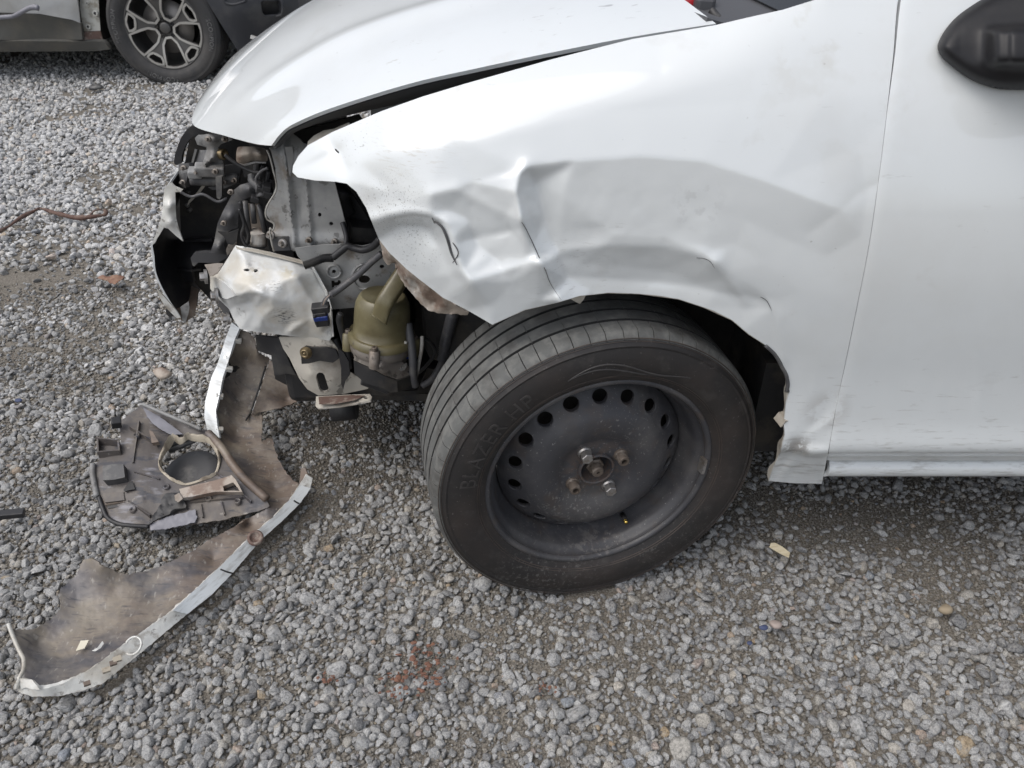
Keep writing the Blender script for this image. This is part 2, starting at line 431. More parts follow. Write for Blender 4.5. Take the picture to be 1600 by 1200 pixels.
def xform(part, Mx):
    v, f = part
    return [Mx @ Vector(p) for p in v], f

def align(axis, loc=(0, 0, 0), spin=0):
    """matrix taking local -Y to axis"""
    q = (-Vector(axis)).normalized().to_track_quat('Y', 'Z')
    return Matrix.Translation(Vector(loc)) @ q.to_matrix().to_4x4() @ Matrix.Rotation(spin, 4, 'Y')

# ---- 2-D filled plates
def inside(poly, x, y):
    c = False
    j = len(poly) - 1
    for i in range(len(poly)):
        xi, yi = poly[i][0], poly[i][1]
        xj, yj = poly[j][0], poly[j][1]
        if (yi > y) != (yj > y) and x < (xj - xi) * (y - yi) / (yj - yi) + xi:
            c = not c
        j = i
    return c

def inside_np(poly, X, Y):
    c = np.zeros(X.shape, bool)
    j = len(poly) - 1
    for i in range(len(poly)):
        xi, yi = poly[i][0], poly[i][1]
        xj, yj = poly[j][0], poly[j][1]
        if yi != yj:
            c ^= ((yi > Y) != (yj > Y)) & (X < (xj - xi) * (Y - yi) / (yj - yi) + xi)
        j = i
    return c

def resample(poly, step, jag=0.0, closed=True):
    out = []
    n = len(poly)
    for i in range(n if closed else n - 1):
        a = np.array(poly[i][:2], float); b = np.array(poly[(i + 1) % n][:2], float)
        k = max(1, int(round(np.linalg.norm(b - a) / step)))
        for j in range(k):
            p = a + (b - a) * j / k
            if jag and j: p = p + NR.uniform(-jag, jag, 2)
            out.append((float(p[0]), float(p[1])))
    if not closed:
        out.append(tuple(map(float, poly[-1][:2])))
    return out

def fill2d(outline, holes=(), step=8.0, inner=True):
    """outline/holes already at final resolution. -> pts (n,2), tris"""
    pts = [Vector(p[:2]) for p in outline]
    edges = [(i, (i + 1) % len(outline)) for i in range(len(outline))]
    for h in holes:
        b = len(pts)
        pts += [Vector(p[:2]) for p in h]
        edges += [(b + i, b + (i + 1) % len(h)) for i in range(len(h))]
    if inner:
        A = np.array([p[:2] for p in outline])
        x0, y0 = A.min(0); x1, y1 = A.max(0)
        xs = np.arange(x0, x1 + step, step)
        ys = np.arange(y0, y1 + step, step * 0.866)
        X, Y = np.meshgrid(xs, ys)
        X[1::2] += step / 2
        X = X.ravel() + NR.uniform(-.05, .05, X.size) * step; Y = Y.ravel()
        ok = inside_np(outline, X, Y)
        for h in holes: ok &= ~inside_np(h, X, Y)
        X, Y = X[ok], Y[ok]
        B = np.array([tuple(p) for p in pts])
        if len(X):
            keep = np.ones(len(X), bool)
            for s in range(0, len(X), 4000):
                d = ((X[s:s + 4000, None] - B[None, :, 0]) ** 2 + (Y[s:s + 4000, None] - B[None, :, 1]) ** 2).min(1)
                keep[s:s + 4000] = d > (0.5 * step) ** 2
            pts += [Vector((float(x), float(y))) for x, y in zip(X[keep], Y[keep])]
    r = delaunay_2d_cdt(pts, edges, [], 1, 1e-7)
    P = np.array([tuple(p) for p in r[0]])
    T = []
    for f in r[2]:
        if len(holes):
            c = P[list(f)].mean(0)
            if any(inside(h, c[0], c[1]) for h in holes): continue
        T.append(tuple(f))
    return P, T

def rbf(ctrl, vals, lin=True, kind='tps', reg=0.0):
    C = np.array(ctrl, float); v = np.array(vals, float)
    n = len(C)
    sc = 100.0
    C = C / sc
    def ker(D2):
        if kind == 'tps':
            return 0.5 * D2 * np.log(D2 + 1e-12)
        return np.sqrt(D2)
    D2 = ((C[:, None] - C[None]) ** 2).sum(-1)
    K = ker(D2) + reg * np.eye(n)
    Pm = np.c_[np.ones(n), C]
    A = np.block([[K, Pm], [Pm.T, np.zeros((3, 3))]])
    w = np.linalg.lstsq(A, np.r_[v, 0, 0, 0], rcond=None)[0]
    def f(Q):
        Q = np.asarray(Q, float) / sc
        d2 = ((Q[:, None] - C[None]) ** 2).sum(-1)
        return ker(d2) @ w[:n] + np.c_[np.ones(len(Q)), Q] @ w[n:]
    return f

def rays_np(P):
    a = (P[:, 0] - 800) / FPX
    b = (600 - P[:, 1]) / FPX
    return np.c_[a, cos(PIT) + b * sin(PIT), -sin(PIT) + b * cos(PIT)]

def sheet(name, outline, material, parent=None, ctrl=(), step=8.0, thick=0.003, holes=(), jag=0.0, mode='y',
          kind='r', curve=False, rough=0.0, matoff=0, rim=0, extra=None, smooth=True):
    """A bent plate. outline / ctrl: (u, v, q): sight line u,v of the photograph and q = its distance y (mode 'y')
    or height z (mode 'z') in the place. Gaps in q of the outline are interpolated."""
    cu, cq = [], []
    for p in list(outline) + list(ctrl):
        if len(p) > 2 and p[2] is not None:
            d = ray(p[0], p[1])
            t = p[2] / d.y if mode == 'y' else (p[2] - CAMH) / d.z
            cu.append(p[:2]); cq.append(1.0 / t)
    f = rbf(cu, cq, kind='r' if kind == 'net' else kind)
    if kind == 'net':
        f0 = f; net = facet_net([(a[0], a[1], q_) for a, q_ in zip(cu, cq)])
        def f(Q):
            o = net(np.asarray(Q, float)); bad = o <= 1e-9
            if bad.any(): o[bad] = f0(np.asarray(Q)[bad])
            return o
    ol = [p[:2] for p in outline]
    if curve:
        ol = [(p.x, p.y) for p in catmull([(a, b, 0) for a, b in ol], 5, True)]
    ol = resample(ol, step, jag)
    hs = [resample(h, min(step, 3.0)) for h in holes]
    P, T = fill2d(ol, hs, step)
    q = f(P)
    if kind == 'net': q = laplace(q, T, len(P), 1)
    t = 1.0 / q
    R = rays_np(P)
    X = np.array([0, 0, CAMH]) + R * t[:, None]
    if extra is not None:
        X = X + extra(P, X)
    if rough:
        X = X + NR.normal(0, rough, X.shape)
    T = [(a, c, b) for a, b, c in T]
    # make faces look at the camera
    Ta = np.array(T)
    nrm = np.cross(X[Ta[:, 1]] - X[Ta[:, 0]], X[Ta[:, 2]] - X[Ta[:, 0]])
    if ((nrm * (X[Ta[:, 0]] - np.array([0, 0, CAMH]))).sum()) > 0:
        T = [(a_, c_, b_) for a_, b_, c_ in T]
    o = link(name, X, T, material, parent, smooth)
    if thick: solid(o, thick, -1.0, matoff, rim)
    return o

def px(pts, y, f=None):
    """list of crop points -> (u, v, y)"""
    return [((*f(a, b), y) if f else (a, b, y)) for a, b in pts]
# ------------------------------------------------------------------ ground
SHED_H = 5.2
SLOPE = 0.12      # the yard falls away a little towards the silver car
def vnoise(x, y, seed):
    xi = np.floor(x).astype(int); yi = np.floor(y).astype(int)
    fx = x - xi; fy = y - yi
    fx = fx * fx * (3 - 2 * fx); fy = fy * fy * (3 - 2 * fy)
    def h(a, b):
        n = (a * 374761393 + b * 668265263 + seed * 974711) & 0x7fffffff
        n = ((n ^ (n >> 13)) * 1274126177) & 0x7fffffff
        return ((n ^ (n >> 16)) & 0xffff) / 65535.0
    return (h(xi, yi) * (1 - fx) + h(xi + 1, yi) * fx) * (1 - fy) + (h(xi, yi + 1) * (1 - fx) + h(xi + 1, yi + 1) * fx) * fy
def fbm(x, y, s, seed, octv=4):
    o = 0; a = 0.5
    for i in range(octv):
        o = o + a * vnoise(x * s, y * s, seed + i); s *= 2.03; a *= 0.5
    return o
def bare(x, y):
    """0..1 : how much trodden earth shows between the stones"""
    m = np.clip((fbm(x, y, 2.3, 3) - 0.52) * 5.5, 0, 1) * 0.70
    for u, v, rx, ry, a in [(720, 985, .15, .06, .62), (640, 880, .10, .06, .45), (850, 1010, .14, .05, .5), (30, 440, .30, .22, .95), (20, 550, .2, .12, .8),
                            (120, 590, .15, .05, .7), (1330, 835, .25, .05, .8), (1190, 920, .08, .07, .6), (560, 740, .2, .15, .6), (545, 655, .20, .17, .93), (1330, 800, .45, .07, .88), (1180, 775, .12, .08, .7), (120, 130, 1.2, .10, .5), (960, 960, .2, .04, .45)]:  # patches under the front and along the sill also deepen the contact shade
        p = PZ(u, v, 0)
        m = np.maximum(m, a * np.exp(-((x - p.x) / rx) ** 2 - ((y - p.y) / ry) ** 2))
    return np.clip(m, 0, 1)
def ground_h(x, y):
    fade = np.clip((12 - np.abs(y)) / 6, 0, 1)
    return ((fbm(x, y, 1.7, 21, 3) - 0.44) * 0.035 + 0.004 * bare(x, y)) * fade - 0.012 - SLOPE * np.clip((np.hypot(np.maximum(y, 0), 0) - 2.4) / 2.9, 0, 1) ** 1.3

def axis_lin(lo, hi, fine_lo, fine_hi, d):
    a = list(np.arange(fine_lo, fine_hi, d))
    s = d; p = fine_hi; out = [p]
    while p < hi: s *= 1.35; p += s; out.append(p)
    s = d; p = fine_lo; pre = []
    while p > lo: s *= 1.35; p -= s; pre.append(p)
    return np.array(pre[::-1] + a + out)
gx = axis_lin(-300, 300, -4, 2.5, 0.03)
gy = axis_lin(-300, 300, 0.2, 6.2, 0.03)
GX, GY = np.meshgrid(gx, gy)
GZ = ground_h(GX, GY)
nx, ny = len(gx), len(gy)
me = bpy.data.meshes.new('ground')
idx = np.arange(nx * ny).reshape(ny, nx)
q = np.stack([idx[:-1, :-1], idx[:-1, 1:], idx[1:, 1:], idx[1:, :-1]], -1).reshape(-1, 4)
me.from_pydata(np.c_[GX.ravel(), GY.ravel(), GZ.ravel()], [], q.tolist())
me.polygons.foreach_set('use_smooth', [True] * len(me.polygons))
ground = bpy.data.objects.new('ground', me)
COL.objects.link(ground)
tag(ground, 'grey gravel yard with patches of bare brown earth', kind='structure')
def ground_mat():
    m, nt, p = new_mat('gravelly_earth')
    N, L = nt.nodes, nt.links
    tc = N.new('ShaderNodeTexCoord')
    def noise(s, d=8):
        n = N.new('ShaderNodeTexNoise'); n.inputs['Scale'].default_value = s; n.inputs['Detail'].default_value = d
        n.inputs['Roughness'].default_value = 0.7
        L.new(tc.outputs['Object'], n.inputs['Vector']); return n.outputs['Fac']
    def ramp(src, stops):
        r = N.new('ShaderNodeValToRGB')
        while len(r.color_ramp.elements) < len(stops): r.color_ramp.elements.new(0.5)
        for e, (pos, c) in zip(r.color_ramp.elements, stops): e.position = pos; e.color = (*c, 1)
        L.new(src, r.inputs[0]); return r.outputs[0]
    earth = ramp(noise(2.5), [(0.3, (0.10, 0.085, 0.066)), (0.5, (0.165, 0.145, 0.118)), (0.7, (0.125, 0.106, 0.084))])
    grit = ramp(noise(220, 3), [(0.36, (0.07, 0.063, 0.053)), (0.5, (0.19, 0.175, 0.15)), (0.66, (0.38, 0.36, 0.33))])
    mx = N.new('ShaderNodeMix'); mx.data_type = 'RGBA'; mx.inputs['Factor'].default_value = 0.55
    L.new(earth, mx.inputs['A']); L.new(grit, mx.inputs['B'])
    # the stones too far off to be built one by one
    vo = N.new('ShaderNodeTexVoronoi'); vo.inputs['Scale'].default_value = 42
    L.new(tc.outputs['Object'], vo.inputs['Vector'])
    st = ramp(vo.outputs['Color'], [(0.2, (0.16, 0.155, 0.15)), (0.5, (0.30, 0.295, 0.29)), (0.8, (0.42, 0.41, 0.39))])
    sep = N.new('ShaderNodeSeparateXYZ'); L.new(tc.outputs['Object'], sep.inputs[0])
    mr = N.new('ShaderNodeMapRange'); mr.inputs['From Min'].default_value = 6.6; mr.inputs['From Max'].default_value = 7.5
    L.new(sep.outputs['Y'], mr.inputs['Value'])
    mx2 = N.new('ShaderNodeMix'); mx2.data_type = 'RGBA'
    L.new(mr.outputs[0], mx2.inputs['Factor']); L.new(mx.outputs['Result'], mx2.inputs['A']); L.new(st, mx2.inputs['B'])
    L.new(mx2.outputs['Result'], p.inputs['Base Color'])
    # contact shade under the smashed front, put into the earth's colour
    shade_c = PZ(548, 650, 0)
    vd = N.new('ShaderNodeVectorMath'); vd.operation = 'DISTANCE'; L.new(tc.outputs['Object'], vd.inputs[0]); vd.inputs[1].default_value = tuple(shade_c)
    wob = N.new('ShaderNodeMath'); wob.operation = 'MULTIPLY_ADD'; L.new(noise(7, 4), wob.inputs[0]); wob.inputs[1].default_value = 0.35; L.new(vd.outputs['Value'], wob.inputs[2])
    shade_f = N.new('ShaderNodeMapRange'); shade_f.inputs['From Min'].default_value = 0.50; shade_f.inputs['From Max'].default_value = 0.38; shade_f.inputs['To Max'].default_value = 0.62
    L.new(wob.outputs[0], shade_f.inputs['Value'])
    mx4 = N.new('ShaderNodeMix'); mx4.data_type = 'RGBA'; L.new(shade_f.outputs[0], mx4.inputs['Factor']); L.new(mx2.outputs['Result'], mx4.inputs['A']); mx4.inputs['B'].default_value = (0.045, 0.038, 0.030, 1)
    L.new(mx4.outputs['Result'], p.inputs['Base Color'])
    p.inputs['Roughness'].default_value = 0.95
    p.inputs['Specular IOR Level'].default_value = 0.2
    b = N.new('ShaderNodeBump'); b.inputs['Strength'].default_value = 0.8; b.inputs['Distance'].default_value = 0.006
    L.new(noise(160, 4), b.inputs['Height']); L.new(b.outputs[0], p.inputs['Normal'])
    return m
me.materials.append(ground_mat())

def stone_mat(pale=False, grit=False):
    m, nt, p = new_mat('far_lit_chippings' if pale else ('dirty_shaded_grit' if grit else 'granite_chippings'))  # colour carries brighter far light, and gap shade in the grit
    N, L = nt.nodes, nt.links
    tc = N.new('ShaderNodeTexCoord'); oi = N.new('ShaderNodeObjectInfo')
    r = N.new('ShaderNodeValToRGB')
    stops = [(0.0, (0.22, 0.22, 0.22)), (0.12, (0.31, 0.31, 0.31)), (0.40, (0.40, 0.40, 0.395)), (0.66, (0.47, 0.47, 0.465)), (0.84, (0.53, 0.53, 0.52)),
             (0.90, (0.43, 0.41, 0.37)), (0.955, (0.52, 0.48, 0.42)), (0.974, (0.30, 0.33, 0.37)), (0.990, (0.48, 0.38, 0.31)), (0.996, (0.40, 0.31, 0.20)), (1.0, (0.62, 0.60, 0.55))]
    stops = [(q, tuple((.12 + .95 * v) if pale else (.50 * v * w_ if grit else .76 * v) for v, w_ in zip(c, (1.06, .98, .86)))) for q, c in stops]
    while len(r.color_ramp.elements) < len(stops): r.color_ramp.elements.new(0.5)
    for e, (pos, c) in zip(r.color_ramp.elements, stops): e.position = pos; e.color = (*c, 1)
    L.new(oi.outputs['Random'], r.inputs[0])
    ad = N.new('ShaderNodeVectorMath'); ad.operation = 'ADD'
    sc = N.new('ShaderNodeMath'); sc.operation = 'MULTIPLY'; sc.inputs[1].default_value = 37.0
    L.new(oi.outputs['Random'], sc.inputs[0])
    L.new(tc.outputs['Object'], ad.inputs[0]); L.new(sc.outputs[0], ad.inputs[1])
    def noise(s, d):
        n = N.new('ShaderNodeTexNoise'); n.inputs['Scale'].default_value = s; n.inputs['Detail'].default_value = d
        n.inputs['Roughness'].default_value = 0.75
        L.new(ad.outputs[0], n.inputs['Vector']); return n.outputs['Fac']
    n1 = noise(4.5, 8)
    rr = N.new('ShaderNodeValToRGB')
    es = rr.color_ramp.elements
    es[0].position = 0.38; es[0].color = (0.40, 0.40, 0.415, 1); es[1].position = 0.57; es[1].color = (1.12, 1.12, 1.11, 1)
    L.new(n1, rr.inputs[0])
    mu = N.new('ShaderNodeMix'); mu.data_type = 'RGBA'; mu.blend_type = 'MULTIPLY'; mu.inputs['Factor'].default_value = 1.0
    L.new(r.outputs[0], mu.inputs['A']); L.new(rr.outputs[0], mu.inputs['B'])
    # dust lying on some of them
    n2 = noise(1.1, 3)
    mr = N.new('ShaderNodeMapRange'); mr.inputs['From Min'].default_value = 0.50; mr.inputs['From Max'].default_value = 0.70; mr.inputs['To Max'].default_value = 0.55
    L.new(n2, mr.inputs['Value'])
    mx = N.new('ShaderNodeMix'); mx.data_type = 'RGBA'
    L.new(mr.outputs[0], mx.inputs['Factor']); L.new(mu.outputs['Result'], mx.inputs['A']); mx.inputs['B'].default_value = (0.36, 0.345, 0.315, 1)
    L.new(mx.outputs['Result'], p.inputs['Base Color'])
    p.inputs['Roughness'].default_value = 0.88
    p.inputs['Specular IOR Level'].default_value = 0.3
    b = N.new('ShaderNodeBump'); b.inputs['Strength'].default_value = 0.7; b.inputs['Distance'].default_value = 0.0012
    L.new(noise(5.0, 5), b.inputs['Height']); L.new(b.outputs[0], p.inputs['Normal'])
    return m
STONE = stone_mat(); STONE2 = stone_mat(True); STONE3 = stone_mat(False, True)
stone_col = bpy.data.collections.new('stone_shapes')
for k in range(18):
    bm = bmesh.new()
    bmesh.ops.create_icosphere(bm, subdivisions=3, radius=1)
    rs = np.random.RandomState(100 + k)
    planes = [(lambda n: n / np.linalg.norm(n))(rs.normal(size=3)) for _ in range(rs.randint(7, 12))]
    offs = rs.uniform(0.50, 0.92, len(planes))
    ax = np.array([1.0, rs.uniform(0.72, 0.98), rs.uniform(0.52, 0.80)])
    ph = rs.uniform(0, 6, 6)
    for v in bm.verts:
        c = np.array(v.co)
        for n, o in zip(planes, offs):
            d = c @ n
            if d > o: c = c - n * (d - o) * 0.92
        c = c * (1 + 0.05 * math.sin(4 * c[0] + ph[0]) * math.sin(5 * c[1] + ph[1]) + 0.03 * math.sin(9 * c[2] + ph[2]))
        v.co = c * ax
    sm = bpy.data.meshes.new('stone_shape')
    bm.to_mesh(sm); bm.free()
    sm.polygons.foreach_set('use_smooth', [True] * len(sm.polygons))
    sm.materials.append(STONE)
    stone_col.objects.link(bpy.data.objects.new('stone_shape_%02d' % k, sm))
    sm2 = sm.copy(); sm2.materials.clear(); sm2.materials.append(STONE2)
    stone_col.objects.link(bpy.data.objects.new('stone_shape_%02d' % (k + 18), sm2))
    if k < 9:
        sm3 = sm.copy(); sm3.materials.clear(); sm3.materials.append(STONE3)
        stone_col.objects.link(bpy.data.objects.new('stone_shape_%02d' % (k + 36), sm3))

KEEP_OUT = []      # ground plans of things lying on the gravel: filled later, before the gravel is laid
def lay_gravel():
    Xs, Ys, Zs, Ss, Rt = [], [], [], [], []
    def layer(y0, y1, d, r0, r1, lift, keep, bare_pow, lim=None):
        ys = np.arange(y0, y1, d * 0.87)
        hw = 0.72 * (y1 * 0.82 + 0.69) + 1.3
        xs = np.arange(-hw, hw, d)
        X, Y = np.meshgrid(xs, ys)
        X[1::2] += d / 2
        X = X.ravel(); Y = Y.ravel()
        X = X + NR.uniform(-.46, .46, X.size) * d; Y = Y + NR.uniform(-.46, .46, Y.size) * d
        m = np.abs(X) < 0.72 * (np.maximum(Y, .2) * 0.82 + 0.69) + 1.2
        m &= ~((X > 0.45) & (Y > 1.9))
        B = bare(X, Y)
        m &= NR.rand(X.size) < keep * np.clip(1 - B, 0.02, 1) ** bare_pow
        if lim is not None: m &= lim(X, Y)
        for poly in KEEP_OUT: m &= ~inside_np(poly, X, Y)
        X, Y, B = X[m], Y[m], B[m]
        s = np.exp(NR.normal(0, 0.30, X.size)) * (r0 + r1) / 2
        s = np.clip(s, r0 * 0.7, r1 * 1.3)
        z = ground_h(X, Y) + s * lift * NR.uniform(0.6, 1.3, X.size)
        Xs.append(X); Ys.append(Y); Zs.append(z)
        Ss.append(np.c_[s * NR.uniform(.85, 1.2, s.size), s * NR.uniform(.85, 1.2, s.size), s * NR.uniform(.75, 1.1, s.size)])
        Rt.append(np.c_[NR.normal(0, .5, s.size), NR.normal(0, .5, s.size), NR.uniform(0, 6.28, s.size)])
    layer(-0.25, 2.3, 0.0152, .0052, .0098, 0.18, 1.0, 1.2)
    layer(-0.25, 2.3, 0.0195, .0052, .0100, 0.70, 0.60, 2.0)
    layer(0.25, 2.3, 0.0088, .0018, .0050, 0.6, 0.92, 0.7, lim=lambda x, y: np.abs(x) < 0.72 * (y * .82 + .69) + .3)
    layer(-0.25, 2.3, 0.0650, .0115, .0160, 0.35, 0.40, 1.5)
    layer(0.42, 1.9, 0.0068, .0011, .0028, 0.5, 0.95, 0.02, lim=lambda x, y: bare(x, y) > .18)
    layer(2.3, 3.7, 0.0215, .0080, .0130, 0.35, 1.0, 1.2)
    layer(2.3, 3.7, 0.0270, .0080, .0135, 0.95, 0.65, 2.0)
    layer(2.3, 3.7, 0.0170, .0040, .0065, 0.40, 0.7, 0.5)
    layer(3.7, 7.6, 0.0260, .0090, .0140, 0.40, 1.0, 1.0)
    layer(3.7, 7.6, 0.0340, .0090, .0150, 0.9, 0.65, 2.0)
    X = np.concatenate(Xs); Y = np.concatenate(Ys); Z = np.concatenate(Zs); S = np.concatenate(Ss); R = np.concatenate(Rt)
    me = bpy.data.meshes.new('gravel')
    me.vertices.add(len(X))
    me.vertices.foreach_set('co', np.c_[X, Y, Z].ravel())
    a = me.attributes.new('rot', 'FLOAT_VECTOR', 'POINT'); a.data.foreach_set('vector', R.ravel())
    a = me.attributes.new('scl', 'FLOAT_VECTOR', 'POINT'); a.data.foreach_set('vector', S.ravel())
    I = NR.randint(0, 18, len(X)) + 18 * (NR.rand(len(X)) < np.clip((Y - 1.35) / 1.1 - 1.2 * bare(X, Y), 0.0, .95))  # paler stones farther off: the brighter light there put into their colour
    small = (S.mean(1) < .0047) & (NR.rand(len(X)) < .85)  # small grit is darkened for its dirt and the shade between stones
    I[small] = NR.randint(36, 45, small.sum())
    a = me.attributes.new('idx', 'INT', 'POINT'); a.data.foreach_set('value', I.astype(np.int32))
    ob = bpy.data.objects.new('gravel', me)
    COL.objects.link(ob)
    me.materials.append(STONE)
    tag(ob, 'loose grey granite chippings covering the yard', kind='stuff')
    g = bpy.data.node_groups.new('lay_gravel', 'GeometryNodeTree')
    g.interface.new_socket('Geometry', in_out='INPUT', socket_type='NodeSocketGeometry')
    g.interface.new_socket('Geometry', in_out='OUTPUT', socket_type='NodeSocketGeometry')
    gi = g.nodes.new('NodeGroupInput'); go = g.nodes.new('NodeGroupOutput')
    ci = g.nodes.new('GeometryNodeCollectionInfo'); ci.inputs[0].default_value = stone_col
    ci.inputs['Separate Children'].default_value = True; ci.inputs['Reset Children'].default_value = True
    ip = g.nodes.new('GeometryNodeInstanceOnPoints')
    ip.inputs['Pick Instance'].default_value = True
    def attr(n, t):
        k = g.nodes.new('GeometryNodeInputNamedAttribute'); k.data_type = t; k.inputs['Name'].default_value = n
        return k.outputs['Attribute']
    g.links.new(gi.outputs[0], ip.inputs['Points'])
    g.links.new(ci.outputs[0], ip.inputs['Instance'])
    g.links.new(attr('idx', 'INT'), ip.inputs['Instance Index'])
    e2r = g.nodes.new('FunctionNodeEulerToRotation')
    g.links.new(attr('rot', 'FLOAT_VECTOR'), e2r.inputs[0])
    g.links.new(e2r.outputs[0], ip.inputs['Rotation'])
    g.links.new(attr('scl', 'FLOAT_VECTOR'), ip.inputs['Scale'])
    g.links.new(ip.outputs[0], go.inputs[0])
    md = ob.modifiers.new('stones', 'NODES'); md.node_group = g
    print('STONES', len(X))

# ------------------------------------------------------------------ tyres
def tyre_profile(R, rr, w, grooves, gw, gd):
    """(r, h) from the outer bead over the tread to the inner bead; h positive = outer face"""
    hw = w / 2
    side = R - rr
    out = [(rr - .004, hw * .84), (rr + .004, hw * .89), (rr + .012, hw * .93), (rr + .10 * side + .006, hw * .96), (rr + .115 * side + .008, hw * .985), (rr + .3 * side, hw * 1.04), (rr + .48 * side, hw * 1.06),
           (rr + .62 * side, hw * 1.045), (rr + .74 * side, hw * 1.005), (rr + .755 * side, hw * 1.012), (rr + .775 * side, hw * 1.012), (rr + .79 * side, hw * .995), (rr + .86 * side, hw * .955), (R - .0085, hw * .90), (R - .004, hw * .85), (R - .0022, hw * .78)]
    tread = []
    for g in grooves:
        c = g * hw
        rr_ = R - .0022 * (abs(g) / .8) ** 2
        tread += [(rr_, c + gw / 2 + .0006), (rr_ - gd, c + gw / 2 - .0006), (rr_ - gd, c - gw / 2 + .0006), (rr_, c - gw / 2 - .0006)]
    inn = [(r, -h) for r, h in out[::-1]]
    return out, tread, inn

def add_text(body, size, depth):
    cu = bpy.data.curves.new('letters', 'FONT')
    cu.body = body; cu.size = size; cu.extrude = depth; cu.align_x = 'CENTER'; cu.space_character = 1.12
    ob = bpy.data.objects.new('letters', cu)
    COL.objects.link(ob)
    bpy.context.view_layer.update()
    me = ob.evaluated_get(bpy.context.evaluated_depsgraph_get()).to_mesh()
    V = [Vector(v.co) for v in me.vertices]; Fs = [tuple(p.vertices) for p in me.polygons]
    bpy.data.objects.remove(ob); bpy.data.curves.remove(cu)
    return V, Fs

def arc_text(body, size, r, h_of, ang, depth=.0009, flip=1):
    """bend lettering round the wheel: baseline radius r, centred on angle ang (from +X towards +Z, seen from outside)"""
    V, Fs = add_text(body, size, depth)
    out = []
    for p in V:
        rr = r + p.y * flip
        t = ang - p.x * flip / (r + size * .35)
        out.append(Vector((rr * cos(t), -(h_of(rr) + p.z), rr * sin(t))))
    return out, Fs

# ------------------------------------------------------------------ silver car behind
SY, SZ = 5.47, -0.12          # its near flank, and the ground it stands on
SX0 = PY(257, 44, SY).x
suv = empty('silver_car', (SX0 - 1.3, SY + .9, SZ))
tag(suv, 'silver off-road car with black bumper parked behind the white car', 'car')
def suv_loft(name, st, material):
    V, Fs = [], []
    for x, zb, zm, zt, w0, w1, w2 in st:
        for y, z in [(-w0, zb), (-w1, zb + .3 * (zm - zb)), (-w1 * .99, zm - .06), (-w1 * .965, zm), (-(w1 + w2 * 2) / 3, zm + .7 * (zt - zm)), (-w2, zt - .03), (-w2 * .9, zt), (w2 * .9, zt), (w2, zt - .03), ((w1 + w2 * 2) / 3, zm + .7 * (zt - zm)), (w1 * .965, zm), (w1 * .99, zm - .06), (w1, zb + .3 * (zm - zb)), (w0, zb)]:
            V.append((x, SY + .9 + y, z + SZ))
    n = 14
    for i in range(len(st) - 1):
        for k in range(n):
            k2 = (k + 1) % n
            Fs.append((i * n + k, i * n + k2, (i + 1) * n + k2, (i + 1) * n + k))
    Fs.append(tuple(range(n))[::-1]); Fs.append(tuple((len(st) - 1) * n + k for k in range(n)))
    return link(name, V, Fs, material, suv, True, angle=35)
X = SX0
suv_loft('body', [(X - 3.45, .80, 1.02, 1.10, .80, .86, .72), (X - 3.35, .74, 1.05, 1.60, .82, .87, .60), (X - 3.0, .74, 1.05, 1.70, .82, .88, .62), (X - 1.6, .74, 1.03, 1.71, .82, .88, .63),
                  (X - .95, .74, 1.02, 1.64, .82, .88, .61), (X - .45, .74, 1.0, 1.10, .82, .88, .78), (X + .3, .74, .97, 1.04, .82, .87, .76), (X + .62, .74, .90, .97, .80, .84, .72), (X + .75, .74, .82, .88, .74, .78, .66)], M['silver'])
# windows of the cabin, set just proud of it
def quad_plate(name, pts, material, parent, t=.006):
    o = link(name, pts, [tuple(range(len(pts)))], material, parent, False)
    solid(o, t, 0)
    return o
yb, yt = SY + .9 - .88 * .965 - .004, SY + .9 - .70
for a, b, c, d in [(-2.9, -2.05, -2.05, -2.8), (-1.98, -1.12, -1.25, -1.98)]:
    quad_plate('side_window', [(X + a, yb + .012, 1.08 + SZ), (X + b, yb + .012, 1.08 + SZ), (X + c, yt - .035, 1.52 + SZ), (X + d, yt - .035, 1.52 + SZ)], M['glass'], suv)
quad_plate('windshield', [(X - .49, SY + .22, 1.13 + SZ), (X - .49, SY + 1.58, 1.13 + SZ), (X - .90, SY + 1.45, 1.585 + SZ), (X - .90, SY + .35, 1.585 + SZ)], M['glass'], suv)
bevel(link('floor_pan', *box(X - 1.35, SY + .92, .50 + SZ, 1.75, 1.6, .52), M['dark'], suv, False), .02)
link('engine_bay', *box(X, SY + .95, .62 + SZ, 1.3, 1.1, .36), M['dark'], suv, False)
bevel(link('rear_floor', *box(X - 3.05, SY + .92, .58 + SZ, .6, 1.5, .40), M['dark'], suv, False), .02)
# flank pieces
def S(u, v, dy=0.0): return (u, v, SY + dy)
sheet('door', [S(-330, -150, .02), S(118, -150, .03), S(119, -40, .01), S(121, 0), S(124, 24, -.003), S(125.5, 36, -.003), S(113, 31, -.014), S(62, 21.5, -.014), S(0, 19.5, -.014), S(-330, 20, -.014)], M['silver'], suv, step=14, thick=.02, kind='tps')
sheet('lower_cladding', [S(-330, 20.5, -.004), S(0, 20, -.012), S(62, 22, -.012), S(113, 31.5, -.012), S(125.6, 36.5, -.008), S(127, 45, .0), S(129, 62, .01), S(0, 62.5, .01), S(-330, 62, .01)], M['sillgrey'], suv, ctrl=[S(60, 35, .012), S(0, 34, .012), S(110, 38, .008), S(-200, 34, .012)], step=7, thick=.02, kind='tps')
sheet('sill', [S(-330, 63.5, .012), S(0, 64, .012), S(162, 65, .012), S(168, 72, .014), S(172, 77, .02), S(150, 80, .05), S(0, 81, .05), S(-330, 81, .05)], M['sillgrey'], suv, step=9, thick=.03)
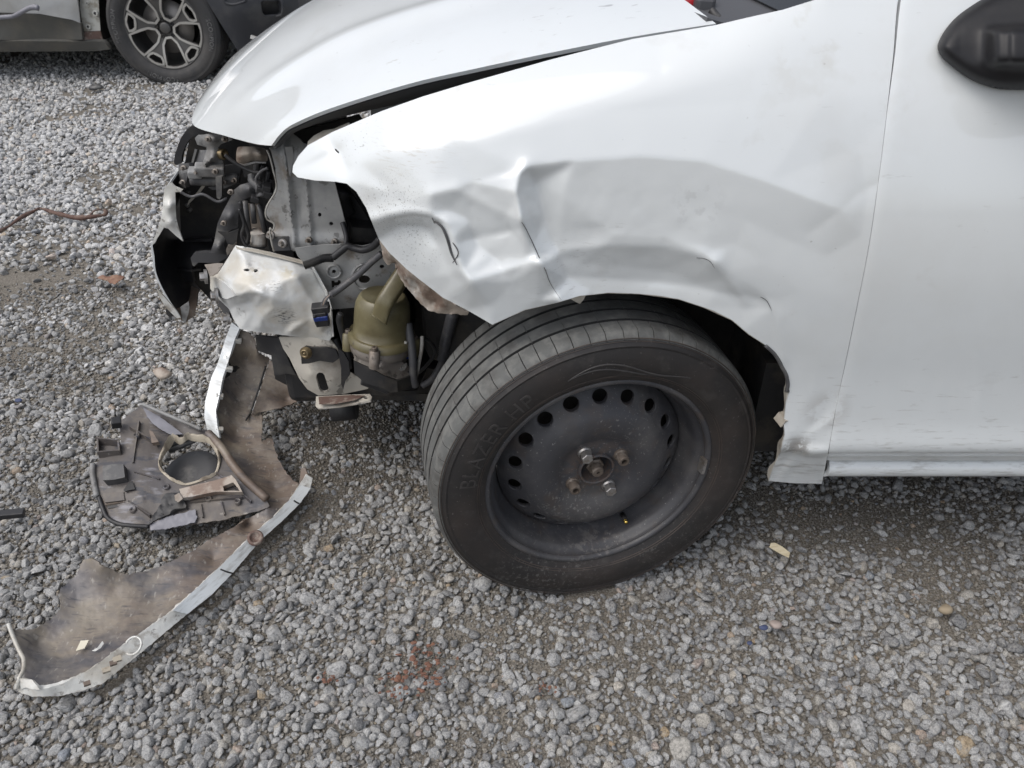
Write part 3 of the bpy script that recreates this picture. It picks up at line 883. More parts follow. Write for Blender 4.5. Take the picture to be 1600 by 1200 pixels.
pp = sheet('inner_panel', [S(123.5, -110, .06), S(151, -110, .06), S(154, 0, .05), S(155, 25, .05), S(157, 48, .05), S(131.5, 49, .045), S(128, 32, .045), S(125, 12, .05)], M['innersteel'], suv, step=5, thick=.004,
           ctrl=[S(134, 10, .042), S(146, 25, .06)])
sheet('panel_end', [S(131.5, 49.5, .043), S(157, 48.5, .048), S(161, 64, .05), S(130, 63.5, .03)], M['rustpatch'], suv, step=4, thick=.004)
for u, v, r in [(136, 4.8, .006), (148.5, 21, .012), (137.5, 42, .011)]:
    p = PY(u, v, SY + .035)
    link('panel_boss', *xform(revolve([(r * 1.6, -.012), (r * 1.5, .0), (r * .8, .002), (r * .75, -.01)], 14), align((0, -1, 0.15), p)), M['innersteel'], suv)
    link('panel_bolt', *xform(revolve([(r * .74, .0), (r * .7, .003), (0.0005, .003)], 8), align((0, -1, 0.15), p)), M['dark'], suv)
# wheel-arch lining: half drum behind the wheel
V, Fs = [], []
for k in range(25):
    t = -0.25 + (pi + .5) * k / 24
    for y in (SY + .075, SY + .40):
        V.append((X - .01 + .47 * cos(t), y, .37 + SZ + .47 * sin(t)))
for k in range(24): Fs.append((2 * k, 2 * k + 1, 2 * k + 3, 2 * k + 2))
solid(link('arch_liner', V, Fs, M['archliner'], suv), .012)
link('arch_wall', *box(X, SY + .42, .55 + SZ, .98, .03, .74), M['archliner'], suv, False)
tr = tube([PY(-160, 55, 5.34), PY(-60, 34, 5.32), PY(0, 27.5, 5.30), PY(22, 25, 5.30), PY(38, 16.5, 5.30), PY(50, 11.5, 5.30), PY(61, 12.5, 5.30)], .017, 12, 6, rfun=lambda t: .78 + .5 * max(0, (t - .72)) ** .6 if t < .995 else .5)
link('bent_trim_strip', *tr, M['lavender'], suv)
# bumper
bp = sheet('bumper', [S(322, -70, -.03), S(322, 0, -.03), S(346, 39, -.02), S(370, 77, .0), S(382, 100, .02), S(430, 100, .16), S(470, 60, .30), S(466, 0, .26), S(462, -70, .22)], M['bumperblack'], suv,
           ctrl=[S(370, 20, -.05), S(400, 60, .03), S(430, 30, .05), S(452, 10, .13)], step=6, thick=.02, kind='tps', holes=[[(407, 4), (411, 1), (437, 1), (440, 20), (437, 24), (415, 26), (410, 21)]])
def ring_px(pts, y, w):
    return tube([PY(u, v, y) for u, v in pts + pts[:1]], w, 8, 5)
link('lamp_recess', *xform(join(ring_px([(407, 2), (424, -4), (440, 2), (441, 20), (437, 24.5), (415, 27), (408.5, 21)], SY + .055, .010), box(*PY(424, 12, SY + .16), .24, .02, .20)), Matrix()), M['bumperblack'], suv)
link('tow_eye_cover', *ring_px([(350, -6), (352, 3), (362, 7), (374, 5), (383, -1)], SY - .045, .010), M['bumperblack'], suv)
link('broken_tab', *box(*PY(396, 58.5, SY - .02), .035, .02, .02, (0, .3, 0)), M['chipped'], suv, False)
link('front_skirt', *box(X + .6, SY + .95, .5 + SZ, .28, 1.4, .5), M['bumperblack'], suv, False)

def suv_wheel(cx, name='wheel', yy=None):
    w = empty(name, (cx, (yy or SY + .085), .340 + SZ), (0, 0, 0), suv)
    R, rr, wd = .368, .253, .225
    o, t, i = tyre_profile(R, rr, wd, (.55, .18, -.18, -.55), .010, .007)
    link('tyre', *revolve(o + t + i, 72), M['rubber2'], w, world=False)
    hof = lambda r: wd / 2 * (1.06 - 3.0 * abs(r - (rr + .5 * (R - rr))) ** 1.5)
    for a in (pi * .98, -.12, -pi / 2 - .25):
        V, Fs = arc_text('SCORPION', .038, rr + .048, hof, a, .002)
        link('tyre_lettering', V, Fs, M['whitelet'], w, False, world=False)
    # barrel and alloy face
    link('rim_barrel', *revolve([(rr, wd * .43), (rr - .004, wd * .45), (rr - .010, wd * .44), (rr - .014, wd * .38), (rr - .02, 0), (rr - .02, -wd * .4), (rr - .09, -wd * .4)], 64), M['gunmetal'], w, world=False)
    Rm = rr - .008
    big = [(.07, .27), (.18, .42), (.215, .6), (.265, .9), (.13, .95), (0, .962)]
    big = big + [(-a, b) for a, b in big[-2::-1]]
    sm = [(-.10, .775), (.10, .775), (.165, .84), (.185, .915), (0, .955), (-.185, .915), (-.165, .84)]
    polys = []
    base = radians(-82)
    for k in range(5):
        for pol, da in ((big, 0), (sm, radians(36))):
            a = base + k * radians(72) + da
            polys.append([(Rm * (r * cos(a) - t_ * sin(a)), Rm * (r * sin(a) + t_ * cos(a))) for t_, r in pol])
    outer = [(Rm * cos(2 * pi * k / 90), Rm * sin(2 * pi * k / 90)) for k in range(90)]
    P, T = fill2d(outer, [resample(p, .012) for p in polys], .012)
    def dish(r): return wd * .36 + .012 * cos(min(1, r / Rm) * pi) * -1 - (.016 if r < .05 else 0) + .0
    V = [(p[0], -dish(math.hypot(*p)), p[1]) for p in P]
    f = link('alloy_face', V, T, M['gunmetal'], w, world=False, angle=40)
    solid(f, .028, -1)
    V, Fs = [], []
    for pol in polys:
        q = resample(pol, .010); n = len(q); b = len(V)
        cx_ = sum(p[0] for p in q) / n; cy_ = sum(p[1] for p in q) / n
        for x, z in q:
            d = math.hypot(x - cx_, z - cy_); k = 1 + .0150 / d
            r = math.hypot(x, z)
            V.append((x, -dish(r) - .0035, z))
            x2, z2 = cx_ + (x - cx_) * k, cy_ + (z - cy_) * k
            r2 = min(1, Rm * 1.0 / math.hypot(x2, z2))
            V.append((x2 * r2, -dish(math.hypot(x2, z2)) - .0035, z2 * r2))
        for j in range(n):
            k = (j + 1) % n
            Fs.append((b + 2 * j, b + 2 * j + 1, b + 2 * k + 1, b + 2 * k))
    e = link('machined_edge', V, Fs, M['machined'], w, world=False)
    solid(e, .006, 0)
    link('brake_disc', *revolve([(.165, .0), (.165, .015), (.05, .015)], 48), M['disc'], w, world=False)
    link('centre_cap', *revolve([(.036, wd * .30), (.034, wd * .345), (.028, wd * .355), (.0005, wd * .358)], 32), M['gunmetal'], w, world=False)
    for k in range(5):
        a = base + radians(36) + k * radians(72)
        link('lug_bolt', *xform(revolve([(.0125, 0), (.0125, .006), (.008, .008), (.0075, .0), (.0005, -.002)], 10), Matrix.Translation((.056 * cos(a), -wd * .325, .056 * sin(a)))), M['dark'], w, world=False)
    return w
w1 = suv_wheel(SX0)
w2 = empty('wheel', (SX0 - 2.57, SY + .085, .340 + SZ), (0, 0.4, 0), suv)
for c in list(w1.children):
    d = c.copy(); COL.objects.link(d); d.parent = w2
for xx in (SX0, SX0 - 2.57):
    w3 = empty('wheel', (xx, SY + 1.72, .340 + SZ), (0, 0.9, pi), suv)
    for c in list(w1.children):
        if c.name.split('.')[0] in ('tyre', 'rim_barrel', 'alloy_face'):
            d = c.copy(); COL.objects.link(d); d.parent = w3

# ------------------------------------------------------------------ long shed across the yard, mirrored in the bonnet
shed = empty('shed', (-5, 13, SZ))
tag(shed, 'long grey metal shed on the far side of the yard', 'shed')
V, Fs = [], []
n_ = 180
for k in range(n_):
    x = -19 + 26 * k / (n_ - 1)
    y = 11.0 + (.03 if (k // 2) % 2 else 0)
    V += [(x, y, -.3), (x, y, SHED_H)]
for k in range(n_ - 1): Fs.append((2 * k, 2 * k + 2, 2 * k + 3, 2 * k + 1))
link('wall', V, Fs, M['wallgrey'], shed, False)
link('wall', *join(box(-19, 15, SHED_H / 2, .1, 8, SHED_H + .6), box(7, 15, SHED_H / 2, .1, 8, SHED_H + .6), box(-6, 19, SHED_H / 2, 26, .1, SHED_H + .6)), M['wallgrey'], shed, False)
link('roof', *join(box(-6, 12.9, SHED_H + .36, 26.8, 4.5, .08, (radians(10), 0, 0)), box(-6, 17.1, SHED_H + .36, 26.8, 4.5, .08, (radians(-10), 0, 0))), M['roofgrey'], shed, False)
link('gutter', *tube([(-19.4, 10.75, SHED_H - .02), (7.4, 10.75, SHED_H - .02)], .08, 8, 1), M['palegrey'], shed)
sd_ = link('shutter_door', *join(*[box(-9, 10.93, .12 + .25 * k, 3.6, .05, .23) for k in range(11)]), M['greyplastic'], shed, False)
# ------------------------------------------------------------------ white car: body panels
car = empty('white_car', (0.10, 1.05, 0))
tag(car, 'white hatchback with its left front corner smashed open above the bare steel wheel', 'car')
YC = 1.87
_bz = catmull([(.20, 1.06, 0), (.26, 1.045, 0), (.30, 1.032, 0), (.335, 1.018, 0), (.366, .996, 0), (.42, 1.002, 0), (.50, 1.004, 0), (.60, 1.0, 0), (.70, 1.002, 0), (.80, 1.018, 0), (.90, 1.052, 0), (.98, 1.10, 0), (1.05, 1.155, 0), (1.2, 1.27, 0)], 10)
_bzx = np.array([p.x for p in _bz]); _bzy = np.array([p.y for p in _bz])
def side_y(x, z):
    x = np.asarray(x, float); z = np.asarray(z, float)
    y = np.interp(z, _bzx, _bzy)
    fx = np.clip(-x, 0, 2)
    y = y + 1.25 * fx ** 2 - 0.05 * np.clip(fx - .3, 0, 1)
    zt = np.interp(x, [-.45, -.36, -.30, -.15, .05, .28, .45], [.78, .815, .85, .905, .95, 1.0, 1.05])
    k = np.interp(x, [-.4, .2, .42], [11.0, 8.0, 0.0])
    y = y + k * np.clip(z - (zt - .06), 0, .5) ** 2
    return y

def solve_side(P, off=None):
    R = rays_np(P)
    y = np.full(len(P), 1.05)
    for _ in range(40):
        t = y / R[:, 1]
        X = R[:, 0] * t; Z = CAMH + R[:, 2] * t
        yn = side_y(X, Z) + (off if off is not None else 0)
        y = y + 0.7 * (yn - y)
    t = y / R[:, 1]
    return np.c_[R[:, 0] * t, y, CAMH + R[:, 2] * t]

def facet_net(ctrl):
    """piecewise-flat height net over crumple points (u, v, mm)"""
    pts = [Vector((u, v)) for u, v, _ in ctrl]
    r = delaunay_2d_cdt(pts, [], [], 0, 1e-6)
    P = np.array([tuple(p) for p in r[0]])
    src = [o[0] for o in r[3]]
    q = np.array([ctrl[i][2] for i in src], float)
    T = [tuple(f) for f in r[2]]
    def f(Q):
        out = np.zeros(len(Q))
        for a, b, c in T:
            A, B, C = P[a], P[b], P[c]
            d = (B[1] - C[1]) * (A[0] - C[0]) + (C[0] - B[0]) * (A[1] - C[1])
            if abs(d) < 1e-9: continue
            l1 = ((B[1] - C[1]) * (Q[:, 0] - C[0]) + (C[0] - B[0]) * (Q[:, 1] - C[1])) / d
            l2 = ((C[1] - A[1]) * (Q[:, 0] - C[0]) + (A[0] - C[0]) * (Q[:, 1] - C[1])) / d
            l3 = 1 - l1 - l2
            m = (l1 >= -1e-6) & (l2 >= -1e-6) & (l3 >= -1e-6)
            out[m] = (l1 * q[a] + l2 * q[b] + l3 * q[c])[m]
        return out
    return f

def laplace(val, T, n, it, fixed=None):
    T = np.array(T)
    E = np.unique(np.sort(np.r_[T[:, [0, 1]], T[:, [1, 2]], T[:, [2, 0]]], 1), axis=0)
    deg = np.bincount(E.ravel(), minlength=n).astype(float)
    for _ in range(it):
        s = np.bincount(E[:, 0], val[E[:, 1]], n) + np.bincount(E[:, 1], val[E[:, 0]], n)
        val = 0.5 * val + 0.5 * s / np.maximum(deg, 1)
    return val

shut = [(1415, -60), (1403, 0), (1399, 40), (1395.5, 87), (1388, 153), (1375, 262), (1358, 380), (1339, 478), (1319, 575), (1306, 637), (1294, 706), (1284, 756)]
shut = [(q_.x, q_.y) for q_ in catmull([(a_, b_, 0) for a_, b_ in shut], 6)]
fender_ol = [(457, 269), (458, 259), (466, 244), (481, 227), (520, 206), (595, 174), (660, 151), (726, 131), (790, 113), (857, 94), (920, 78), (988, 61), (1060, 49), (1119, 39), (1170, 27), (1224, 15), (1272, 0), (1330, -22)] + shut + \
    [(1240, 755), (1201.5, 751.5), (1210, 730), (1217, 715.6), (1222, 700), (1226.5, 681), (1225, 664), (1228, 631), (1234, 612), (1230, 590), (1226, 580), (1215.6, 556), (1194, 537.5), (1170, 522), (1144, 500), (1116, 486), (1100, 480),
     (1060, 467), (1030, 462), (1000, 459), (950, 457.5), (905, 462), (872, 472), (820, 484), (769, 507), (725, 482), (692, 465), (660, 440), (635, 420), (610, 397), (592, 374), (585, 357), (572, 325), (557, 300), (542, 287), (525, 284), (492, 282), (465, 277)]
crumple = [(400, 270, 0), (500, 200, 0), (600, 165, 0), (726, 125, 0), (857, 90, 0), (988, 55, 0), (1119, 30, 0), (1272, -10, 0), (1450, -80, 0),
           (1420, 150, 0), (1400, 262, 0), (1380, 400, 0), (1360, 480, 0), (1340, 575, 0), (1320, 700, 0), (1300, 790, 0), (1190, 790, 0),
           (700, 210, 0), (850, 180, 0), (1000, 170, 0), (1150, 160, 0), (1290, 150, 0), (1340, 230, 2),
           (455, 285, 0), (470, 262, 4), (528, 238, 13), (512, 228, 4), (560, 255, 4), (600, 225, 0), (545, 285, 0), (610, 300, 0), (580, 320, 2),
           (820, 262, -5), (900, 251, -4), (1000, 243, -4), (1100, 251, -4), (1200, 284, -4), (1270, 312, -4), (1310, 328, -3), (1355, 305, 1),
           (1290, 400, 2), (1345, 370, 1), (1230, 375, 2), (880, 305, 2), (960, 308, 2), (1040, 310, 2), (1110, 325, 2), (1165, 345, 2), (1150, 380, 5),
           (960, 368, 6), (1040, 372, 6), (1100, 398, 5), (1190, 410, 2), (1250, 450, 1), (1280, 560, 1),
           (905, 412, 18), (960, 415, 21), (1040, 424, 22), (1085, 440, 17), (1128, 440, 11), (1117, 408, 4), (1140, 425, 4), (1195, 462, 3), (1207, 480, 4), (1160, 480, 12),
           (872, 474, 12), (930, 458, 20), (1000, 458, 22), (1060, 466, 19), (1100, 482, 14), (1160, 517, 9), (1200, 546, 7), (1228, 600, 5), (1232, 680, 3), (1225, 720, 5), (1215, 700, 2), (1260, 710, -3), (1250, 690, 6), (1205, 755, 0), (1265, 620, 3), (1290, 640, 4),
           (812, 272, -7), (806, 300, -9), (815, 347, -9), (845, 410, -6), (876, 470, 2), (838, 285, 11), (850, 335, 15), (872, 395, 17), (888, 440, 16),
           (740, 285, 0), (672, 303, -5), (700, 330, 6), (735, 345, 10), (790, 345, 4), (745, 385, 13), (694, 346, -5), (708, 376, -6), (715, 400, -6), (724, 424, -4), (770, 400, 10), (825, 402, 1), (735, 442, -4), (800, 440, 3), (840, 470, 6), (770, 475, 6),
           (575, 345, 0), (600, 338, 0), (640, 332, -1), (672, 336, -3), (625, 352, 20), (655, 350, 25), (672, 356, 23), (688, 384, 17), (696, 408, 14), (706, 432, 10), (650, 385, 20), (612, 388, 22), (590, 376, 24), (660, 440, 24), (692, 467, 22), (727, 484, 16), (768, 508, 9), (680, 430, 17), (735, 470, 8)]
creases = [([(822, 262), (812, 272), (806, 300), (815, 347), (845, 410), (876, 470)], -13, 9), ([(675, 305), (715, 297), (760, 320), (810, 345)], -6, 12),
           ([(735, 437), (780, 426), (835, 410)], -8, 12), ([(715, 418), (735, 440), (768, 505)], -7, 9), ([(725, 375), (770, 366), (806, 358)], 7, 12),
           ([(868, 395), (910, 388), (960, 383), (1040, 386), (1100, 400), (1117, 412)], -7, 14), ([(885, 432), (960, 436), (1040, 440), (1090, 448), (1150, 462), (1195, 468)], 7, 13),
           ([(1117, 408), (1140, 440), (1165, 470)], -5, 9), ([(1195, 465), (1215, 500), (1225, 560)], -4, 10), ([(1240, 690), (1258, 700), (1252, 722), (1238, 738)], 6, 8), ([(1262, 680), (1290, 664), (1302, 656)], -4, 9),
           ([(820, 262), (900, 251), (1000, 243), (1100, 251), (1200, 284), (1270, 312), (1312, 330)], -3, 34), ([(1270, 360), (1312, 330), (1345, 300), (1372, 288)], 2.5, 16),
           ([(515, 228), (530, 238), (541, 262)], 8, 10), ([(585, 345), (640, 332), (678, 340)], -6, 9)]
def seg_dist(Q, poly):
    best = np.full(len(Q), 1e9)
    for (x0, y0), (x1, y1) in zip(poly[:-1], poly[1:]):
        d = np.array([x1 - x0, y1 - y0]); L = d @ d
        t = np.clip(((Q[:, 0] - x0) * d[0] + (Q[:, 1] - y0) * d[1]) / L, 0, 1)
        best = np.minimum(best, np.hypot(Q[:, 0] - x0 - t * d[0], Q[:, 1] - y0 - t * d[1]))
    return best
_net = None
def fender_off(Q):
    """how far the battered skin stands in from its pressed shape, metres"""
    global _net
    if _net is None: _net = facet_net(crumple)
    o = _net(Q) * 1.25
    for poly, amp, w in creases: o = o + .8 * amp * np.exp(-seg_dist(Q, poly) / w)
    return o / 1000.0
P, T = fill2d(resample(fender_ol, 4, 0), (), 4.4)
off = laplace(fender_off(P), T, len(P), 2)
X = solve_side(P, off)
# a little hand-hammered waviness in the battered part
wv = np.exp(-((P[:, 0] - 800) / 330) ** 2 - ((P[:, 1] - 390) / 120) ** 2)
X[:, 1] += wv * (fbm(P[:, 0], P[:, 1], 1 / 46., 5, 3) - .45) * .006
fender = link('front_fender', X, [(a, c, b) for a, b, c in T], [M['paint'], M['apron']], car)
solid(fender, .0035, -1, 1, 0)

def on_side(u, v, lift=0.0):
    q = np.array([[u, v]], float)
    o = fender_off(q) - lift
    return Vector(solve_side(q, o)[0])
scuff(M['paint'], [(on_side(615, 335), .085, (.10, .095, .09), 420, (1, 1, 1), .585, .75), (on_side(650, 385), .06, (.12, .11, .10), 330, (1, 1, 1), .60, .7),
                   (on_side(690, 172), .075, (.42, .36, .26), 26, (1, 1, 1), .53, .35), (on_side(640, 215), .09, (.45, .42, .36), 60, (1, 1, 7), .56, .5), (on_side(560, 215), .05, (.16, .14, .12), 130, (1, 1, 3), .62, .7),
                   (on_side(1300, 150), .16, (.46, .45, .40), 9, (1, 1, 1), .50, .16), (on_side(1270, 60), .10, (.46, .44, .38), 22, (1, 1, 1), .55, .2), (on_side(1090, 320), .05, (.36, .36, .36), 60, (1, 1, 1), .52, .2),
                   (on_side(1243, 700), .035, (.16, .14, .12), 60, (1, 1, 1), .44, .7), (on_side(1290, 640), .05, (.40, .39, .37), 20, (1, 1, 1), .42, .5), (on_side(890, 425), .10, (.40, .40, .39), 80, (1, 1, 6), .60, .5),
                   (PY(1000, 28, 1.32), .14, (.14, .13, .13), 70, (.35, 1, 1), .62, .7), (PY(640, 105, 1.30), .10, (.34, .31, .26), 60, (.5, 1, 1), .63, .6), (PY(850, 62, 1.26), .08, (.22, .20, .18), 80, (.4, 1, 1), .64, .6),
                   (Vector((1.1, 1.0, .34)), .5, (.30, .28, .25), 18, (.5, 1, 1), .60, .35)])
def crack(name, pts, r, material, parent, lift=.0012):
    link(name, *tube([on_side(u, v, lift) for u, v in pts], r, 6, 3, rfun=lambda t: max(.25, sin(pi * min(1, t * .9 + .1)) ** .5)), material, parent)
crack('paint_crack', [(815, 347), (822, 358), (834, 383), (842, 401), (853, 424), (860, 443), (877, 469)], .0007, M['greyplastic'], fender, .0017)
crack('paint_crack', [(524, 233), (527, 236), (531, 240)], .0022, M['dark'], fender, .0006)
crack('paint_crack', [(675, 340), (679, 350)], .0006, M['greyplastic'], fender)
crack('paint_crack', [(707, 379), (713, 387), (716, 397), (707, 411)], .0010, M['greyplastic'], fender)
crack('paint_crack', [(1088, 403), (1100, 404), (1110, 409), (1117, 420)], .00045, M['greyplastic'], fender)
crack('paint_crack', [(1188, 464), (1198, 470), (1206, 486)], .0006, M['greyplastic'], fender)
crack('torn_edge', [(679, 346), (690, 354), (697, 368), (702, 384), (706, 398), (714, 414)], .0020, M['greyplastic'], fender, .004)
link('torn_edge', *tube([on_side(u, v, .001) for u, v in [(1196, 540), (1208, 551), (1216, 562), (1222, 574), (1228, 585), (1231, 600), (1229, 612)]], .003, 6, 3), M['greyplastic'], fender)
link('bent_tab', *box(*on_side(1222, 655, -.01), .012, .02, .016, (.3, .2, .5)), M['ivory'], fender, False)
sheet('bent_tab', [(886, 464, 1.03), (916, 460, 1.03), (912, 468, 1.03), (906, 475, 1.035), (898, 471, 1.03)], M['ivory'], fender, step=4, thick=.002)
# folded lip of the wheel opening
lip = [(1201.5, 751.5), (1217, 715.6), (1226.5, 681), (1226, 650), (1231, 612), (1226, 580), (1215.6, 556), (1194, 537.5), (1170, 522), (1144, 500), (1100, 480), (1060, 467), (1000, 459), (950, 457.5), (905, 462), (872, 472), (820, 484), (769, 507)]
L2 = np.array(resample(lip, 6, 0, False))
o2 = fender_off(L2)
X2 = solve_side(L2, o2 + .003)
V, Fs = [], []
for k, p in enumerate(X2):
    p = Vector(p)
    out = (p - Vector((.14, p.y, .30))).normalized()
    V += [p, p + Vector((0, .016 + .006 * math.sin(k * .9), 0)) + out * .002]
for k in range(len(X2) - 1): Fs.append((2 * k, 2 * k + 1, 2 * k + 3, 2 * k + 2))
solid(link('folded_lip', V, Fs, M['ivory'], fender), .002, 0)

sheet('folded_flange', [(479, 236, 1.27), (481, 221, 1.275), (490, 212, 1.275), (505, 204, 1.27), (522, 201, 1.265), (545, 191, 1.255), (545, 200, 1.245), (515, 212, 1.25), (495, 224, 1.255)], M['ivory'], fender, step=4, thick=.003)
# hood -------------------------------------------------------------
hood_edge_px = [((1119, 37), 1.165), ((988, 57.5), 1.17), ((857, 83), 1.175), ((744, 107), 1.185), ((639, 131), 1.20), ((520, 168), 1.225), ((464, 191), 1.245), ((441, 206), 1.26), ((424, 227.5), 1.272)]
he = catmull([PY(u, v, y) for (u, v), y in hood_edge_px], 16)
def resample3(P, n):
    d = [0]
    for i in range(1, len(P)): d.append(d[-1] + (P[i] - P[i - 1]).length)
    d = np.array(d) / d[-1]
    A = np.array([tuple(p) for p in P])
    s = np.linspace(0, 1, n)
    return np.c_[np.interp(s, d, A[:, 0]), np.interp(s, d, A[:, 1]), np.interp(s, d, A[:, 2])]
NS, NT = 90, 121
E = resample3(he, NS)
cen = catmull([(.16, YC, 1.055), (0, YC, 1.035), (-.2, YC, .998), (-.36, YC, .955), (-.47, YC, .908), (-.57, YC, .852), (-.64, YC, .806), (-.683, YC, .768)], 12)
Cn = resample3(cen, NS)
# leading edge, near half
le = catmull([PY(424, 227.5, 1.272), PY(398, 224.5, 1.31), PY(351, 212, 1.43), PY(303, 196, 1.545), PY(305, 168, 1.64), PY(320, 142, 1.74), Vector((-.683, YC, .768))], 12)
ly = np.array([p.y for p in le]); lxx = np.array([p.x for p in le]); lz = np.array([p.z for p in le])
V = []
tt = np.linspace(-1, 1, NT)
for i in range(NS):
    s = i / (NS - 1)
    for t in tt:
        a = abs(t)
        y = YC + (E[i, 1] - YC) * a
        # a crowned section: flat in the middle, falling to the edge
        cz = 1 - (1 - a ** 2.0)
        q = a ** 2.0 * .72 + a ** 4 * .28
        x = Cn[i, 0] + (E[i, 0] - Cn[i, 0]) * a ** 2
        z = Cn[i, 2] + (E[i, 2] - Cn[i, 2]) * q
        w = s ** 4
        yl = YC + (E[-1, 1] - YC) * a
        dx = np.interp(yl, ly, lxx) - (Cn[-1, 0] + (E[-1, 0] - Cn[-1, 0]) * a ** 2)
        dz = np.interp(yl, ly, lz) - (Cn[-1, 2] + (E[-1, 2] - Cn[-1, 2]) * q)
        x += w * dx; z += w * dz
        # pressed character lines
        z += .007 * math.exp(-((a - (.70 - .10 * (1 - s))) / .055) ** 2) * min(1, s * 2.5) * min(1, (1 - s) * 5) * (1 if a < .72 else 1)
        z += .006 * max(0, a - .62) * 0
        yy = y if t < 0 else 2 * YC - y
        V.append((x, yy, z))
Fs = []
for i in range(NS - 1):
    for j in range(NT - 1):
        Fs.append((i * NT + j, i * NT + j + 1, (i + 1) * NT + j + 1, (i + 1) * NT + j))
hood = link('hood', V, Fs, [M['paint'], M['paint_under']], car)
solid(hood, .006, -1, 1, 0)
# pressed inner frame under the edge
V, Fs = [], []
for i in range(0, NS):
    e = Vector(E[i]); 
    k_ = min(1, (NS - 1 - i) / 30.); V += [e + Vector((0, .012, -.008)), e + Vector((.004, .03, -.010 - .018 * k_)), e + Vector((.0, .12, -.012 - .018 * k_))]
for i in range(NS - 1):
    for k in range(2): Fs.append((3 * i + k, 3 * i + 3 + k, 3 * i + 4 + k, 3 * i + 1 + k))
solid(link('hood_frame', V, Fs, M['paint_under'], hood), .004, 0)

# door ---------------------------------------------------------------
def side_grid(name, front, zs, x1, material, nx=60, lift=0.0, thick=.004, parent=None):
    """panel of the flank from the front edge (list of px points, top to bottom) back to x1"""
    Fp = solve_side(np.array(front, float), np.full(len(front), lift))
    o = np.argsort(Fp[:, 2])
    V, Fs = [], []
    for z in zs:
        x0 = np.interp(z, Fp[o, 2], Fp[o, 0])
        for k in range(nx):
            t = (k / (nx - 1)) ** 1.3
            x = x0 + (x1 - x0) * t
            edge = .0012 * math.exp(-(x - x0) / .002)
            V.append((x, float(side_y(x, z)) + lift + edge, z))
    n = nx
    for i in range(len(zs) - 1):
        for k in range(nx - 1):
            Fs.append((i * n + k, i * n + k + 1, (i + 1) * n + k + 1, (i + 1) * n + k))
    ob = link(name, V, Fs, material, parent or car)
    solid(ob, thick, -1)
    return ob
dshut = [(u + 1.1 + max(0, (170 - v)) * .026, v) for u, v in shut]
zdoor = np.concatenate([np.linspace(.318, .345, 10), np.linspace(.35, .385, 14), np.linspace(.395, 1.055, 50)])
door = side_grid('front_door', dshut, zdoor, 1.75, M['paint'], thick=.02)
def roll(name, px0, z0, z1, y0, bulge, x1, material):
    V, Fs = [], []
    n = 12
    for k in range(41):
        x = px0 + (x1 - px0) * k / 40
        for j in range(n):
            t = j / (n - 1)
            V.append((x, y0 - bulge * math.sin(pi * t) ** .7 + .03 * t * t, z1 + (z0 - z1) * t))
    for k in range(40):
        for j in range(n - 1): Fs.append((k * n + j, k * n + j + 1, (k + 1) * n + j + 1, (k + 1) * n + j))
    ob = link(name, V, Fs, material, car)
    solid(ob, .01, -1)
    return ob
sx0 = PY(1292, 740, 1.03).x
roll('sill', sx0, .250, .318, 1.052, .034, 1.8, M['paint'])
# pinch-weld and jamb behind the gap
link('door_jamb', *box(.62, 1.125, .62, .16, .05, .66), M['dark'], car, False)
V = []
jv = solve_side(np.array(shut, float), np.full(len(shut), .022))
Fs = []
for p in [q_ for q_ in jv if q_[2] > .335]:
    V += [(p[0] - .035, p[1], p[2]), (p[0] + .05, p[1], p[2])]
for i in range(len(V) // 2 - 1): Fs.append((2 * i, 2 * i + 1, 2 * i + 3, 2 * i + 2))
solid(link('door_post', V, Fs, M['paint'], car), .006, 0)

# mirror base and arm
mo = [(1465, 76), (1467, 64), (1478, 45), (1495, 26), (1515, 11), (1534, -1), (1570, -22), (1640, -50), (1720, -60), (1740, 40), (1715, 125), (1660, 139), (1600, 140.5), (1560, 139), (1532, 131), (1508, 119), (1488, 104), (1472, 90)]
Pm, Tm = fill2d(resample([(p.x, p.y) for p in catmull([(a, b, 0) for a, b in mo], 4, True)], 4), (), 3.0)
A = np.array(mo, float)
def edge_d(P, poly):
    poly = np.array(resample(poly, 3))
    return np.sqrt(((P[:, None] - poly[None]) ** 2).sum(-1)).min(1)
dd = edge_d(Pm, [(p.x, p.y) for p in catmull([(a, b, 0) for a, b in mo], 4, True)])
lift = .006 + .030 * (1 - np.exp(-dd / 9.0)) + .022 * np.clip((Pm[:, 0] - 1500) / 120, 0, 1) * (1 - np.exp(-dd / 22.))
sg = lambda q: 1 / (1 + np.exp(-np.clip(q, -30, 30)))
lift = lift + .036 * sg((Pm[:, 0] - 1548) / 6) * sg((Pm[:, 1] - 44) / 2.2) * sg((103 - Pm[:, 1]) / 3.5) + .006 * sg((Pm[:, 0] - 1578) / 2.2) * sg((Pm[:, 1] - 40) / 2.2) * sg((106 - Pm[:, 1]) / 3.5)
mirror = link('door_mirror', solve_side(Pm, -lift), [(a, c, b) for a, b, c in Tm], M['mirror'], car)
solid(mirror, .012, -1)
pa = on_side(1545, 70, .03)
def arm_block(name, u0, u1, v0, v1, y0, y1, r):
    a, b = PY(u0, v0, y0), PY(u1, v1, y0)
    o = link(name, *box((a.x + b.x) / 2, (y0 + y1) / 2, (a.z + b.z) / 2, b.x - a.x, y1 - y0, a.z - b.z, (radians(4), radians(3), 0)), M['mirror'], mirror, True, angle=35)
    bevel(o, r, 4)
    return o
arm_block('mirror_arm', 1725, 1790, 46, 100, .97, 1.08, .016)
hs = PY(1800, 70, .97)
bm = bmesh.new(); bmesh.ops.create_icosphere(bm, subdivisions=3, radius=1)
